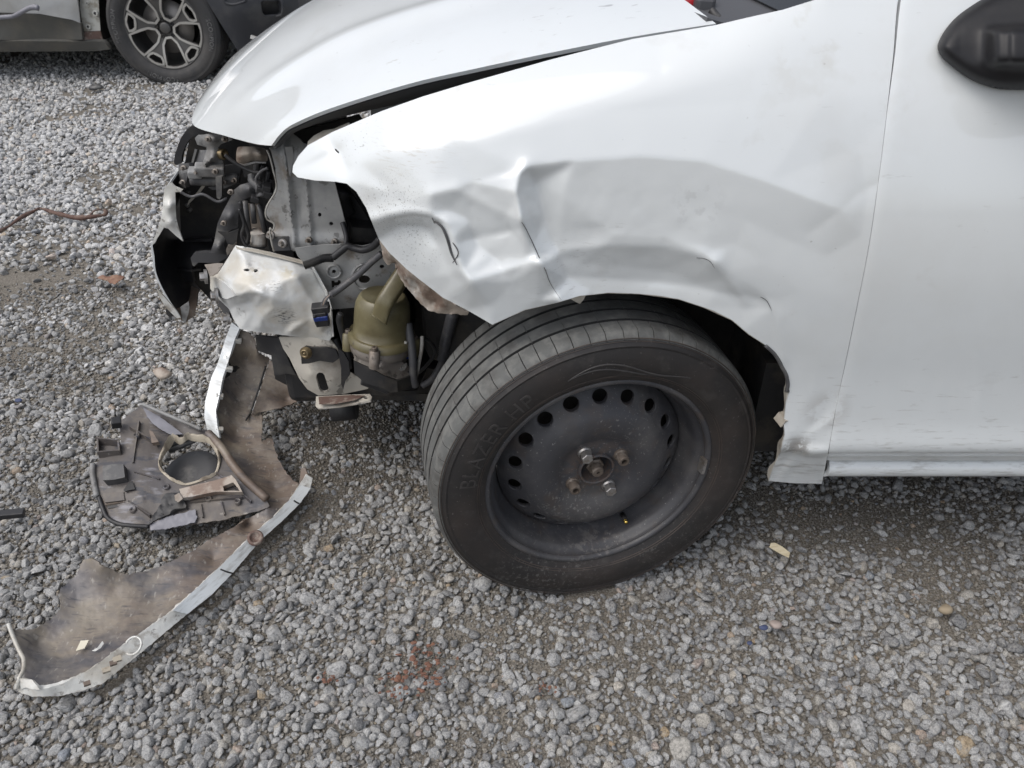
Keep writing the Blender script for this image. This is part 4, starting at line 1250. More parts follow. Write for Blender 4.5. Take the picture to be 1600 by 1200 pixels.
V = [Vector((hs.x + .05 + .06 * (abs(v.co.x) ** .7) * (1 if v.co.x > 0 else -1), hs.y - .07 + .12 * (abs(v.co.y) ** .6) * (1 if v.co.y > 0 else -1), hs.z + .05 + .085 * (abs(v.co.z) ** .6) * (1 if v.co.z > 0 else -1))) for v in bm.verts]
link('mirror_housing', V, [tuple(v.index for v in f.verts) for f in bm.faces], M['mirror'], mirror); bm.free()

# cowl, windscreen, pillar, roof --------------------------------------
cw = [(PY(1119, 40, 1.20) + Vector((.0, .0, -.012)))]
def strip(name, rows, material, parent, thick=.006, smooth=True):
    n = len(rows[0]); V = [Vector(p) for r in rows for p in r]; Fs = []
    for i in range(len(rows) - 1):
        for k in range(n - 1): Fs.append((i * n + k, i * n + k + 1, (i + 1) * n + k + 1, (i + 1) * n + k))
    o = link(name, V, Fs, material, parent, smooth)
    if thick: solid(o, thick, 0)
    return o
ys = np.linspace(1.175, 2 * YC - 1.175, 25)
bow = lambda y: -.13 * (1 - ((y - YC) / .7) ** 2)
strip('cowl_panel', [[(.235 + bow(y) + .04, y, 1.0 + .02 * (1 - ((y - YC) / .7) ** 2)) for y in ys], [(.33 + bow(y) * .9, y, .985 + .02 * (1 - ((y - YC) / .7) ** 2)) for y in ys], [(.43 + bow(y) * .8, y, 1.0 + .03 * (1 - ((y - YC) / .7) ** 2)) for y in ys]], M['cowl'], car)
ws = lambda t, y: (.40 + bow(y) * .8 * (1 - t) + .62 * t, YC + (y - YC) * (1 - .17 * t), 1.0 + .03 * (1 - ((y - YC) / .7) ** 2) + .56 * t)
strip('windscreen', [[ws(t, y) for y in ys] for t in np.linspace(0, 1, 8)], M['glass'], car)
strip('roof', [[(1.02 + .35 * k, YC + (y - YC) * .83, 1.56 + .03 * (1 - ((y - YC) / .7) ** 2) + .03 * (k > 0)) for y in ys] for k in range(4)], M['paint'], car)
for sgn, nm in ((1, 'a'), (-1, 'b')):
    fy = (lambda y: y) if sgn > 0 else (lambda y: 2 * YC - y)
    link('windscreen_pillar', *tube([(.50, fy(1.20), 1.02), (.66, fy(1.21), 1.22), (.85, fy(1.25), 1.42), (1.05, fy(1.29), 1.57), (1.7, fy(1.30), 1.61)], .035, 10, 5), M['paint'], car)
strip('door_window', [[(.62 + .02, 1.15, 1.04), (1.75, 1.15, 1.06)], [(1.05, 1.28, 1.52), (1.75, 1.28, 1.56)]], M['glass'], car)
# the grey end cap and the red cap by the hood corner
p = PY(1098, 22, 1.30)
bevel(link('cowl_end_cap', *box(p.x, p.y + .02, p.z - .02, .030, .06, .09, (0, .05, 0)), M['cowl'], car, False), .006)
p = PY(1070, 3, 1.34)
link('red_cap', *xform(revolve([(.026, -.02), (.026, .008), (.022, .016), (.012, .021), (.0005, .022)], 20), align((.0, -.5, .85), p)), M['red'], car)
p = PY(1121, 27, 1.27)
link('cowl_seal', *tube([PY(1112, 16, 1.27), PY(1118, 24, 1.262), PY(1124, 31, 1.25)], .006, 8), M['blackplastic'], car)

# far side, floor and engine bay --------------------------------------
V, Fs = [], []
gxs = np.linspace(-.45, 1.7, 30); gzs = np.linspace(.3, .98, 14)
for x in gxs:
    for z in gzs:
        V.append((x, 2 * YC - float(side_y(x, z)), min(z, float(np.interp(x, [-.45, -.3, .05, .3, .5], [.78, .85, .945, 1.0, 1.05])))))
for i in range(29):
    for j in range(13):
        cx, cz = gxs[i], gzs[j]
        if (cx - .13) ** 2 + (cz - .30) ** 2 < .34 ** 2: continue
        Fs.append((i * 14 + j, i * 14 + j + 1, (i + 1) * 14 + j + 1, (i + 1) * 14 + j))
solid(link('far_fender', V, Fs, M['paint'], car), .004, 0)
link('floor_pan', *box(1.12, YC, .36, 1.35, 1.50, .20), M['dark'], car, False)
bevel(link('bulkhead', *box(.50, YC, .66, .10, 1.40, .60), M['dark'], car, False), .01)
bevel(link('engine', *join(box(-.02, YC + .05, .56, .42, .62, .42), box(-.05, YC - .1, .80, .30, .40, .10), box(-.30, YC, .34, .14, .9, .16)), M['dark'], car, False), .02)
bevel(link('gearbox', *box(-.02, YC - .36, .42, .34, .26, .28), M['dark'], car, False), .03)
link('radiator', *box(-.50, YC + .02, .55, .05, .72, .44), M['blackplastic'], car, False)
link('shade_tray', *box(-.12, YC - .02, .165, .62, .86, .02, (0, .03, 0)), M['dark'], car, False)  # unseen tray added to darken the ground below
bevel(link('shade_crossmember', *box(-.46, YC - .02, .27, .09, .92, .20), M['dark'], car, False), .02)  # unseen too, added with the tray to darken the ground
link('subframe', *box(.10, YC, .24, .50, .95, .08), M['dark'], car, False)
# wheel-arch drum
V, Fs = [], []
for k in range(29):
    t = -.18 + (pi * .58 + .18) * k / 28
    for y in (1.05, 1.12, 1.32):
        V.append((.145 + .365 * cos(t), y, .315 + .365 * sin(t)))
for k in range(28):
    for j in range(2): Fs.append((3 * k + j, 3 * k + j + 1, 3 * k + 4 + j, 3 * k + 3 + j))
solid(link('arch_liner', V, Fs, M['archliner'], car), .006, 0)
link('arch_wall', *box(.24, 1.345, .60, .50, .03, .62), M['archliner'], car, False)
link('suspension_strut', *tube([(.13, 1.26, .30), (.16, 1.33, .75)], .035, 12, 1), M['dark'], car)

# ------------------------------------------------------------------ front wheel
STEER = radians(13)
wheel = empty('wheel', (.137, 1.098, .288), (0, 0, STEER), car)
R_, RB, TW = .300, .201, .192
o, t, i = tyre_profile(R_, RB, TW, (.52, .17, -.17, -.52), .0055, .0055)
prof = o + t + i
no, ntd = len(o), len(t)
kinds = []       # per profile segment: 0 sidewall, 1 tread, 2 groove
for a in range(len(prof) - 1):
    if a < no - 4 or a > no + ntd + 2: kinds.append(0)
    elif no <= a < no + ntd: kinds.append({0: 2, 1: 2, 2: 2, 3: 1}[(a - no) % 4])
    else: kinds.append(1)
NP = 68
steps = [(.0, 0), (.40, 0), (.415, 1), (.445, 1), (.46, 0), (.76, 0)]
V, Fs, FM = [], [], []
cols = []
rsp = np.random.RandomState(3)
for k in range(NP):
    jit = rsp.uniform(-.08, .08)
    for fr, dep in steps: cols.append(((k + fr + jit * (fr > 0)) / NP * 2 * pi, dep))
sh_out = set(range(no - 4, no)); sh_in = set(range(no + ntd, no + ntd + 4))
sip = {no - 2, no - 1, no} if False else {no - 3, no - 2, no - 1}
for ci, (a, dep) in enumerate(cols):
    for j, (r, h) in enumerate(prof):
        if dep and (j in sip or j in sh_in): r = r - .0042
        if dep and j in (no + 3, no + 7) and (ci // 6) % 2: r = r - .002
        V.append((r * cos(a), -h, r * sin(a)))
m = len(prof)
for ci in range(len(cols)):
    c2_ = (ci + 1) % len(cols)
    dd_ = cols[ci][1] and cols[c2_][1]
    for j in range(m - 1):
        Fs.append((ci * m + j, ci * m + j + 1, c2_ * m + j + 1, c2_ * m + j))
        kd = kinds[j]
        if dd_ and kd == 1 and (j in sh_out or j in sh_in): kd = 2
        FM.append(kd)
tyre = link('tyre', V, Fs, [M['rubber'], M['tread'], M['groove']], wheel, world=False, angle=42)
tyre.data.polygons.foreach_set('material_index', FM)
_pr = sorted([(r, h) for r, h in o if r < R_ * .96])
hof = lambda r: float(np.interp(r, [a for a, b in _pr], [b for a, b in _pr]))
V1 = arc_text('BLAZER HP', .038, .230, hof, radians(147), .0012)
waves = []
for ph, r0 in ((0, .241), (.5, .236)):
    pts = []
    for k in range(26):
        a = radians(108 - 52 * k / 25)
        r = r0 + .011 * sin(k / 25 * 2 * pi * 1.05 + ph) * (1 if ph == 0 else .8)
        pts.append(Vector((r * cos(a), -hof(r), r * sin(a))))
    waves.append(tube(pts, .0019, 6, 2, rfun=lambda t: .25 + .75 * sin(pi * t) ** .6))
lx = [radians(20 - 9 * k) for k in range(10)]
link('tyre_lettering', *join(V1, *waves), M['rubletter'], wheel, False, world=False)
for r_, w_ in ((.2890, .0009), (.2845, .0005), (.2235, .0006), (.2200, .0006)):
    link('sidewall_rib', *revolve([(r_ - w_, hof(r_) - .0005), (r_ - w_ * .5, hof(r_) + .0010), (r_ + w_ * .5, hof(r_) + .0010), (r_ + w_, hof(r_) - .0005)], 120), M['sidewall_dust'], wheel, world=False)
scuff(M['rimblack'], [((0, -.06, 0), .085, (.105, .070, .050), 60, (1, 1, 1), .47, .55), ((-.06, -.06, -.09), .11, (.26, .25, .235), 150, (1, 1, 1), .57, .45), ((.0, -.09, -.20), .10, (.16, .15, .14), 70, (1, 1, 1), .52, .5), ((.05, -.07, .08), .10, (.22, .21, .20), 190, (1, 1, 1), .60, .5)])
scuff(M['rubber'], [((-.10, -.09, -.24), .16, (.15, .145, .135), 150, (1, 1, 1), .56, .45), ((.16, -.09, -.20), .15, (.12, .115, .105), 190, (1, 1, 1), .58, .45)])
# steel rim: lip and well
rim = link('rim', *revolve([(.199, .074), (.2055, .079), (.2085, .083), (.2085, .0865), (.2060, .0885), (.2015, .0880), (.1985, .0845), (.1975, .078), (.1955, .071), (.1905, .066), (.187, .058), (.1855, .045), (.183, .036), (.1775, .026), (.1735, .015), (.172, .002), (.172, -.05), (.19, -.085), (.206, -.088)], 96), M['rimblack'], wheel, world=False)
hr = [.029, .034, .050, .058, .0655, .074, .088, .102, .116, .128, .138, .150, .163, .170, .1735]
hh = [.058, .0595, .0595, .0585, .0595, .065, .0705, .0725, .0700, .0630, .0525, .0430, .0335, .024, .016]
NH = 18
holes = [[(.0305 * cos(2 * pi * k / 40), .0305 * sin(2 * pi * k / 40)) for k in range(40)]]
hc = []
for k in range(NH):
    a = 2 * pi * (k + .5) / NH + radians(-1)
    cxh, czh = .1475 * cos(a), .1475 * sin(a)
    hc.append((cxh, czh, a))
    def ell(q, rt, rr_): return (cxh + rr_ * cos(q) * cos(a) - rt * sin(q) * sin(a), czh + rr_ * cos(q) * sin(a) + rt * sin(q) * cos(a))
    holes.append([ell(2 * pi * q / 20, .0143, .0113) for q in range(20)])
outer = [(.173 * cos(2 * pi * k / 140), .173 * sin(2 * pi * k / 140)) for k in range(140)]
P, T = fill2d(outer, holes, .0052)
def dish(x, z):
    r = math.hypot(x, z)
    h = float(np.interp(r, hr, hh))
    for k in range(4):
        a = radians(30 + 90 * k)
        d = math.hypot(x - .05 * cos(a), z - .05 * sin(a))
        h += .0035 * math.exp(-(d / .012) ** 4)
    return h
hv = np.array([dish(x, z) for x, z in P])
hv = laplace(hv, T, len(P), 2)
face = link('rim_face', [(x, -h, z) for (x, z), h in zip(P, hv)], T, M['rimblack'], wheel, world=False)
solid(face, .0035, -1)
collars = []
for cxh, czh, a in hc:
    h0 = dish(cxh, czh)
    n0 = Vector((cxh, 0, czh)).normalized()
    V = []
    for q in range(20):
        t = 2 * pi * q / 20
        for rr_, dh in ((.0152, -.0003), (.0143, .0006), (.0138, -.004), (.0140, -.010)):
            x = cxh + .79 * rr_ * cos(t) * cos(a) - rr_ * sin(t) * sin(a); z = czh + .79 * rr_ * cos(t) * sin(a) + rr_ * sin(t) * cos(a)
            V.append((x, -(dish(x, z) + dh), z))
    collars.append((V, [(q * 4 + j, q * 4 + j + 1, ((q + 1) % 20) * 4 + j + 1, ((q + 1) % 20) * 4 + j) for q in range(20) for j in range(3)]))
for cv in collars: link('hole_edge', *cv, M['rimblack'], wheel, world=False)
link('brake_drum', *revolve([(.168, -.03), (.160, -.005), (.11, -.005), (.10, .01), (.0005, .01)], 40), M['archliner'], wheel, world=False)
link('hub_ring', *revolve([(.0335, .057), (.0335, .064), (.0325, .0655), (.0300, .0655), (.0288, .063), (.0285, .03), (.0005, .028)], 48), M['rimblack'], wheel, world=False)
hexp = lambda r, h0, h1: revolve([(r * 1.0, h0), (r, h1 - .0012), (r * .90, h1), (.0005, h1)], 6)
link('axle_nut', *join(hexp(.0170, .024, .056), revolve([(.0110, .050), (.0110, .070), (.0088, .073), (.003, .073), (.0028, .068), (.0005, .068)], 20)), M['rustbolt'], wheel, world=False, smooth=False)
for k in range(4):
    a = radians(30 + 90 * k)
    loc = Matrix.Translation((.05 * cos(a), -.008, .05 * sin(a)))
    hollow = k in (0, 2)
    if hollow:
        b = join(revolve([(.0125, .052), (.0125, .056), (.0105, .058)], 20), revolve([(.0105, .056), (.0102, .0735), (.0090, .075), (.0058, .075), (.0056, .064), (.0005, .064)], 12))
        link('wheel_bolt', *xform(b, loc), M['rustbolt'], wheel, world=False, angle=40)
    else:
        b = join(revolve([(.0125, .052), (.0125, .057), (.0105, .060)], 20), hexp(.0107, .057, .0745))
        link('wheel_bolt', *xform(b, loc @ Matrix.Rotation(.3, 4, 'Y')), M['steel'], wheel, world=False, angle=25)
a = radians(-65)
vp = Vector((.1765 * cos(a), -.030, .1765 * sin(a)))
tip = vp + Vector((-.010 * cos(a), -.030, -.010 * sin(a)))
link('valve_stem', *tube([vp, vp.lerp(tip, .72)], .0052, 12, 1), M['rubber'], wheel, world=False)
link('valve_tip', *join(tube([vp.lerp(tip, .70), vp.lerp(tip, .88)], .0036, 12, 1), tube([vp.lerp(tip, .88), vp.lerp(tip, .92)], .0030, 12, 1), tube([vp.lerp(tip, .92), tip.lerp(vp, -.06)], .0036, 12, 1)), M['brass'], wheel, world=False)
V = []
for k in range(9):
    a = radians(-8 + 9.5 * k / 8)
    for r, h in ((.1985, .0775), (.2005, .0905), (.1955, .0900), (.1925, .076)):
        V.append((r * cos(a), -h, r * sin(a)))
Fs = [(k * 4 + j, k * 4 + (j + 1) % 4, (k + 1) * 4 + (j + 1) % 4, (k + 1) * 4 + j) for k in range(8) for j in range(4)] + [(0, 1, 2, 3), (35, 34, 33, 32)]
link('balance_weight', V, Fs, M['steel'], wheel, False, world=False)
for k, aa in enumerate((-5.2, -2.0)):
    a = radians(aa)
    link('weight_mark', *xform(revolve([(.0022, 0), (.002, .0006), (.0005, .0006)], 8), Matrix.Translation((.1975 * cos(a), -.0895, .1975 * sin(a)))), M['dark'], wheel, world=False)
a = radians(76)
link('locating_hole', *xform(revolve([(.0035, 0), (.0034, .0008), (.0005, .0008)], 12), Matrix.Translation((.044 * cos(a), -.0518, .044 * sin(a)))), M['groove'], wheel, world=False)
# far front wheel, only a dark shape under the car
fw = empty('wheel', (.125, 2 * YC - 1.12, .288), (0, 0, pi + STEER), car)
for c in list(wheel.children):
    if c.name.split('.')[0] in ('tyre', 'rim', 'rim_face'):
        d = c.copy(); COL.objects.link(d); d.parent = fw
# ------------------------------------------------------------------ smashed front corner
def pm(f, pts, y):
    out = []
    for p in pts:
        u, v = f(p[0], p[1])
        out.append((u, v, p[2] if len(p) > 2 else y))
    return out
def part(name, material, f, pts, y, ctrl=(), parent=None, **k):
    return sheet(name, pm(f, pts, y), material, parent or car, ctrl=pm(f, ctrl, y), **k)
def circ(f, x, y, rx, ry, n=16, rot=0):
    return [f(x + rx * cos(2 * pi * k / n) * cos(rot) - ry * sin(2 * pi * k / n) * sin(rot), y + rx * cos(2 * pi * k / n) * sin(rot) + ry * sin(2 * pi * k / n) * cos(rot)) for k in range(n)]
def wire(name, pts, r, material, parent=None, sides=8, corr=False):
    """pts (u, v, y)"""
    P = [PY(u, v, y) for u, v, y in pts]
    return link(name, *(corrugated(P, r, 34) if corr else tube(P, r, sides, 6)), material, parent or car)
def bolt(name, u, v, y, r, axis=(-.3, -1, .2), material=None, parent=None, washer=True):
    p = PY(u, v, y)
    prts = [xform(revolve([(r, -.002), (r, .008), (r * .85, .010), (.0005, .010)], 6), align(axis, p))]
    if washer: prts.append(xform(revolve([(r * 1.7, -.004), (r * 1.7, .001), (r, .002)], 16), align(axis, p)))
    return link(name, *join(*prts), material or M['steel'], parent or car, angle=30)

# dark wall of the engine bay behind everything
part('inner_panel', M['dark'], lambda a, b: (a, b), [(300, 195), (430, 215), (560, 180), (640, 300), (700, 420), (640, 600), (560, 560), (420, 470), (330, 470), (285, 420), (280, 300)], 1.60, ctrl=[(420, 330, 1.64), (520, 420, 1.56)], step=14, thick=.01)

# upper apron (headlamp mounting wall)
ap = part('headlamp_wall', M['apron'], lambda a, b: (a, b), [(422, 231, 1.42), (432, 214, 1.45), (452, 205, 1.45), (480, 225, 1.42), (505, 245, 1.40), (522, 280, 1.40), (527, 300, 1.40), (535, 330, 1.40), (541, 355, 1.40), (545, 381, 1.40), (500, 386, 1.40), (428, 392, 1.41), (424, 372, 1.41), (427, 352, 1.42), (416, 335, 1.42), (415, 322, 1.42), (425, 308, 1.42), (432, 288, 1.42), (430, 262, 1.42)], 1.41,
          step=4, thick=.003, holes=[circ(c3, 158, 302, 11, 13), circ(c3, 229, 360, 13, 13)],
          extra=lambda P, X: np.c_[np.zeros(len(P)), -.010 * np.exp(-((P[:, 0] - (446 + (P[:, 1] - 230) * .10)) / 4.5) ** 2) - .007 * np.exp(-((P[:, 0] - (480 + (P[:, 1] - 290) * .08)) / 3.5) ** 2) + .010 * np.exp(-((P[:, 0] - 463) / 7) ** 2 - ((P[:, 1] - 330) / 30) ** 2) + .004 * np.sin(P[:, 1] / 9.0) * np.exp(-((P[:, 1] - 370) / 20) ** 2), np.zeros(len(P))])
part('apron_flange', M['apron'], c1, [(1200, 262), (1262, 262), (1275, 340), (1262, 420), (1250, 520), (1235, 500), (1225, 400)], 1.385, step=4, thick=.003, parent=ap)
bolt('bolt', *c1(1180, 1068), 1.395, .005, parent=ap)
link('bolt_plate', *box(*PY(*c1(1170, 1068), 1.404), .032, .004, .028, (-.2, 0, .05)), M['greyplastic'], ap, False)
for x, y in ((90, 460), (250, 470)):
    bolt('stud', *c3(x, y), 1.392, .0035, parent=ap, material=M['alu'])
# lower longitudinal with its holes
ll = part('inner_fender_panel', M['apron'], c3, [(0, 512), (170, 490), (330, 486), (420, 500), (540, 470), (620, 560), (680, 700), (640, 740), (560, 900), (400, 880), (230, 895), (150, 760), (90, 640), (20, 560)], 1.375, step=5, thick=.003,
          ctrl=[(360, 560, 1.385), (250, 660, 1.365), (430, 700, 1.365), (420, 830, 1.37), (380, 640, 1.378)],
          holes=[circ(c3, 437, 707, 36, 27), circ(c3, 547, 626, 15, 12), circ(c3, 247, 658, 14, 13), [c3(*p) for p in ((230, 715), (250, 712), (252, 725), (270, 722), (272, 710), (288, 712), (290, 735), (280, 738), (275, 748), (248, 752), (246, 762), (234, 760))]])
link('pressed_ring', *tube([PY(*c3(247 + 42 * cos(a), 658 + 40 * sin(a)), 1.366) for a in np.linspace(0, 2 * pi, 20)], .0025, 6, 1), M['apron'], ll)
link('pressed_ring', *tube([PY(*c3(437 + 72 * cos(a), 690 + 78 * sin(a)), 1.366) for a in np.linspace(1.2, 4.6, 20)], .003, 6, 1), M['apron'], ll)
# dark hollow behind the lamp: black shapes
part('fan_shroud', M['blackplastic'], c3, [(225, 105), (300, 100), (360, 170), (440, 290), (530, 450), (480, 490), (400, 520), (320, 480), (280, 380), (250, 300), (230, 200)], 1.47, step=10, thick=.004)
link('intake_duct', *tube([PY(*c3(300, 140), 1.44), PY(*c3(280, 200), 1.44), PY(*c3(320, 290), 1.45)], .020, 12), M['blackplastic'], car)
link('relay_box', *box(*PY(*c3(425, 400), 1.45), .05, .05, .03, (0, .2, .3)), M['blackplastic'], car, False)

# headlamp wreckage
hl = empty('headlamp_wreck', PY(370, 270, 1.5), (0, 0, 0), car)
def hp(name, material, pts, y, **k): return part(name, material, c1, pts, y, parent=hl, **k)
hp('grille_lip', M['blackplastic'], [(440, 92), (560, 130), (585, 150), (470, 165), (405, 205), (362, 280), (345, 335), (335, 400), (300, 415), (278, 400), (282, 340), (300, 280), (335, 190), (390, 115)], 1.57, step=4, thick=.012, curve=True)
hp('lamp_side', M['greyplastic'], [(315, 405, 1.55), (400, 398, 1.50), (408, 440, 1.50), (385, 520, 1.50), (372, 605, 1.52), (312, 605, 1.56)], 1.53, step=4, thick=.008)
hp('lamp_bracket', M['palegrey'], [(450, 190), (470, 170), (530, 160), (600, 150), (755, 172), (760, 208), (665, 243), (645, 272), (655, 330), (688, 395), (600, 412), (505, 440), (530, 350), (548, 290), (545, 268), (470, 245)], 1.50, step=4, thick=.007, ctrl=[(600, 200, 1.48), (600, 350, 1.475), (530, 420, 1.46)])
hp('lamp_wall', M['greyplastic'], [(460, 290, 1.54), (552, 290, 1.52), (508, 440, 1.50), (420, 475, 1.52), (415, 440, 1.53)], 1.53, step=4, thick=.005)
hp('lamp_wall', M['blackplastic'], [(450, 280, 1.535), (470, 285, 1.53), (425, 440, 1.515), (412, 430, 1.52)], 1.53, step=4, thick=.005)
p0 = PY(*c1(575, 455), 1.485)
bevel(link('lamp_block', *box(*p0, .055, .03, .020, (0.1, .12, .25)), M['palegrey'], hl, False), .003)
p0 = PY(*c1(455, 478), 1.49)
bevel(link('lamp_block', *box(*p0, .026, .03, .016, (0.1, .05, .2)), M['palegrey'], hl, False), .003)
hp('lamp_tray', M['greyplastic'], [(640, 430), (840, 405), (825, 520), (740, 560), (650, 560)], 1.53, step=5, thick=.006)
link('lamp_bar', *tube([PY(*c1(415, 540), 1.495), PY(*c1(620, 545), 1.50), PY(*c1(815, 525), 1.505)], .0105, 12, 4), M['greyplastic'], hl)
hp('lamp_flap', M['greyplastic'], [(560, 600), (640, 590), (760, 560), (820, 510), (815, 560), (700, 610), (600, 625)], 1.50, step=5, thick=.004)
hp('lamp_leg', M['greyplastic'], [(622, 515), (675, 512), (674, 680), (655, 702), (632, 690)], 1.455, step=3.5, thick=.010)
hp('lamp_motor', M['liner'], [(800, 290, 1.47), (830, 262, 1.47), (1000, 268, 1.47), (1050, 300, 1.47), (1055, 372, 1.47), (1030, 386, 1.47), (940, 380, 1.47), (860, 405, 1.47), (815, 398, 1.47), (795, 370, 1.47)], 1.46, step=3, thick=.01, ctrl=[(900, 325, 1.44), (990, 325, 1.44), (840, 330, 1.445)], curve=True)
p0 = PY(*c1(680, 325), 1.50)
link('bulb_socket', *xform(revolve([(.0105, -.01), (.0105, .006), (.008, .008), (.006, .002), (.0005, .0)], 14), align((.9, -.5, .1), p0)), M['zincbolt'], hl)
hp('tension_strut', M['greyplastic'], [(780, 620), (830, 580), (900, 560), (990, 545), (1015, 600), (1050, 640), (1040, 662), (900, 685), (832, 720), (815, 820), (808, 940), (760, 950), (705, 990), (695, 1080), (715, 1165), (580, 1142), (612, 1050), (640, 900), (690, 790), (745, 690)], 1.45, step=4, thick=.006, ctrl=[(900, 620, 1.43), (740, 850, 1.435), (650, 1100, 1.43)])
link('hose_elbow', *tube([PY(*c1(935, 500), 1.46), PY(*c1(940, 560), 1.45), PY(*c1(990, 600), 1.44), PY(*c1(1010, 680), 1.43)], .010, 10), M['greyplastic'], hl)
for a, b, s in ((1010, 620, .020), (1050, 600, .017), (1060, 650, .018), (955, 690, .016)):
    bevel(link('plug', *box(*PY(*c1(a, b), 1.435), s, .02, s * .8, (.2, .3, .2)), M['blackplastic'], hl, False), .002)
hp('damper_back', M['liner'], [(870, 740), (990, 745), (1040, 960), (910, 985)], 1.46, step=5, thick=.004)
for a, b in (((868, 715), (905, 990)), ((985, 745), (1035, 975)), ((930, 740), (945, 900))):
    link('damper_rail', *tube([PY(*c1(*a), 1.445), PY(*c1(*b), 1.44)], .0055, 8, 1), M['greyplastic'], hl)
link('damper_cap', *tube([PY(*c1(975, 965), 1.44), PY(*c1(978, 985), 1.44), PY(*c1(985, 1085), 1.435)], .0165, 16, 3, rfun=lambda t: .86 if t < .05 else 1), M['liner'], hl)
bolt('damper_bolt', *c1(1080, 1000), 1.40, .005, parent=hl)
hp('torn_mount', M['blackplastic'], [(640, 970), (720, 985), (812, 952), (800, 1050), (770, 1080), (725, 1075), (690, 1010)], 1.42, step=4, thick=.004)
hp('torn_mount', M['alu'], [(725, 1085), (800, 1060), (790, 1110), (720, 1170), (710, 1120)], 1.43, step=4, thick=.004)
for x_, y_, yy in ((470, 478, 1.47), (620, 470, 1.465), (560, 200, 1.475), (700, 200, 1.48), (690, 560, 1.485), (780, 545, 1.49), (355, 440, 1.50), (350, 560, 1.51), (750, 640, 1.42), (690, 900, 1.425)):
    bolt('screw', *c1(x_, y_), yy, .0032, parent=hl, axis=(-.1, -1, .3), material=M['alu'])
hp('lamp_rim', M['palegrey'], [(800, 405), (860, 412), (945, 388), (1040, 392), (1045, 402), (950, 400), (865, 425), (800, 418)], 1.455, step=3, thick=.004)
hp('lamp_back', M['blackplastic'], [(845, 420), (1040, 400), (1085, 520), (1090, 650), (1020, 560), (930, 500), (860, 520)], 1.50, step=5, thick=.006)
for x_, y_ in ((960, 430), (1000, 470), (1050, 520), (1075, 590)):
    bevel(link('lamp_rib', *box(*PY(*c1(x_, y_), 1.485), .006, .018, .030, (.1, .3, .5)), M['greyplastic'], hl, False), .001)
wire('cable', [(*c1(a, b), 1.44) for a, b in [(700, 330), (760, 380), (840, 430), (930, 470), (1000, 480)]], .0035, M['blackplastic'], hl)
wire('cable', [(*c1(a, b), 1.43) for a, b in [(1060, 440), (1000, 470), (960, 540), (1010, 620), (1070, 650)]], .0028, M['wire'], hl)
wire('cable', [(*c1(a, b), 1.47) for a, b in [(330, 640), (420, 680), (520, 660), (640, 720), (720, 690)]], .0030, M['wire'], hl)
wire('cable', [(*c1(a, b), 1.40) for a, b in [(820, 780), (860, 900), (840, 1000), (880, 1090), (960, 1130)]], .0030, M['blackplastic'], hl)
hp('lamp_shard', M['palegrey'], [(330, 470), (400, 455), (402, 470), (335, 488)], 1.49, step=3, thick=.004)
hp('lamp_shard', M['ivory'], [(505, 590), (540, 585), (500, 640), (420, 720), (385, 755), (400, 710), (470, 640)], 1.56, step=3, thick=.004)
scuff(M['bracket'], [(PY(*c2(1190, 720), 1.315), .032, (.05, .05, .055), 120, (1, 1, 3), .50, .85), (PY(*c2(1010, 465), 1.31), .026, (.75, .76, .76), 110, (1, 1, 2), .50, .8), (PY(*c2(1230, 330), 1.34), .03, (.45, .38, .22), 30, (1, 1, 1), .44, .5), (PY(*c2(820, 690), 1.34), .018, (.16, .14, .12), 90, (1, 1, 1), .5, .7), (PY(*c2(960, 330), 1.34), .04, (.50, .46, .36), 18, (1, 1, 1), .42, .6), (PY(*c2(1120, 455), 1.31), .022, (.10, .10, .10), 160, (.6, 1, 3), .55, .8)])
wire('bent_wire', [(*c1(a, b), 1.385) for a, b in [(1050, 290), (1075, 345), (1105, 460), (1130, 570), (1122, 640), (1062, 740), (1040, 810), (1056, 870), (1112, 905), (1100, 960), (1076, 945), (1088, 1050), (1110, 1135)]], .0017, M['palewire'], hl, 7)
wire('cable', [(*c1(a, b), 1.42) for a, b in [(830, 720), (850, 850), (900, 1000), (880, 1080)]], .004, M['blackplastic'], hl)
wire('cable', [(*c1(a, b), 1.43) for a, b in [(845, 1010), (905, 1085), (1040, 1100)]], .003, M['wire'], hl)
for a, b in (((385, 645), (520, 590)), ((380, 760), (480, 640)), ((400, 800), (500, 690))):
    link('grille_bar', *tube([PY(*c1(*a), 1.60), PY(*c1(*b), 1.64)], .0045, 8, 1), M['palegrey' if b[1] == 640 else 'greyplastic'], hl)

# remains of the bumper still on the car
br = empty('bumper_stump', PY(275, 420, 1.5), (0, 0, 0), car)
con = [c1(215, 598), c1(203, 610), c1(190, 700), c1(184, 790), c1(163, 900), c1(112, 1040), c2(82, 120), c2(96, 215), c2(108, 335), c2(152, 455), c2(232, 595), c2(302, 692), c2(350, 770)]
cc = catmull([PY(u, v, 1.468) for u, v in con], 5)
rows = []
for k, y in enumerate(np.linspace(0, 1, 12)):
    rows.append([p + Vector((-.045 * sin(pi * y / 2), .80 * y, .012 * sin(pi * y / 2))) for p in cc])
nn = len(cc)
V = [p for r in rows for p in r]
Fs = [(i * nn + k, i * nn + k + 1, (i + 1) * nn + k + 1, (i + 1) * nn + k) for i in range(11) for k in range(nn - 1)]
o = link('bumper_shell', V, Fs, [M['blackplastic'], M['paint']], br)
solid(o, .004, 1, 1, 1)
part('torn_skin', M['chipped'], c1, [(250, 560), (285, 596), (348, 622), (330, 640), (286, 642), (290, 700), (291, 780), (296, 860), (322, 965), (352, 1052), (290, 1003), (228, 945), (192, 938), (150, 1005), (112, 1064), (92, 1092), (106, 1040), (160, 895), (182, 780), (187, 690), (200, 602)], 1.455, step=4, thick=.004, parent=br, ctrl=[(240, 760, 1.435), (245, 900, 1.44)])
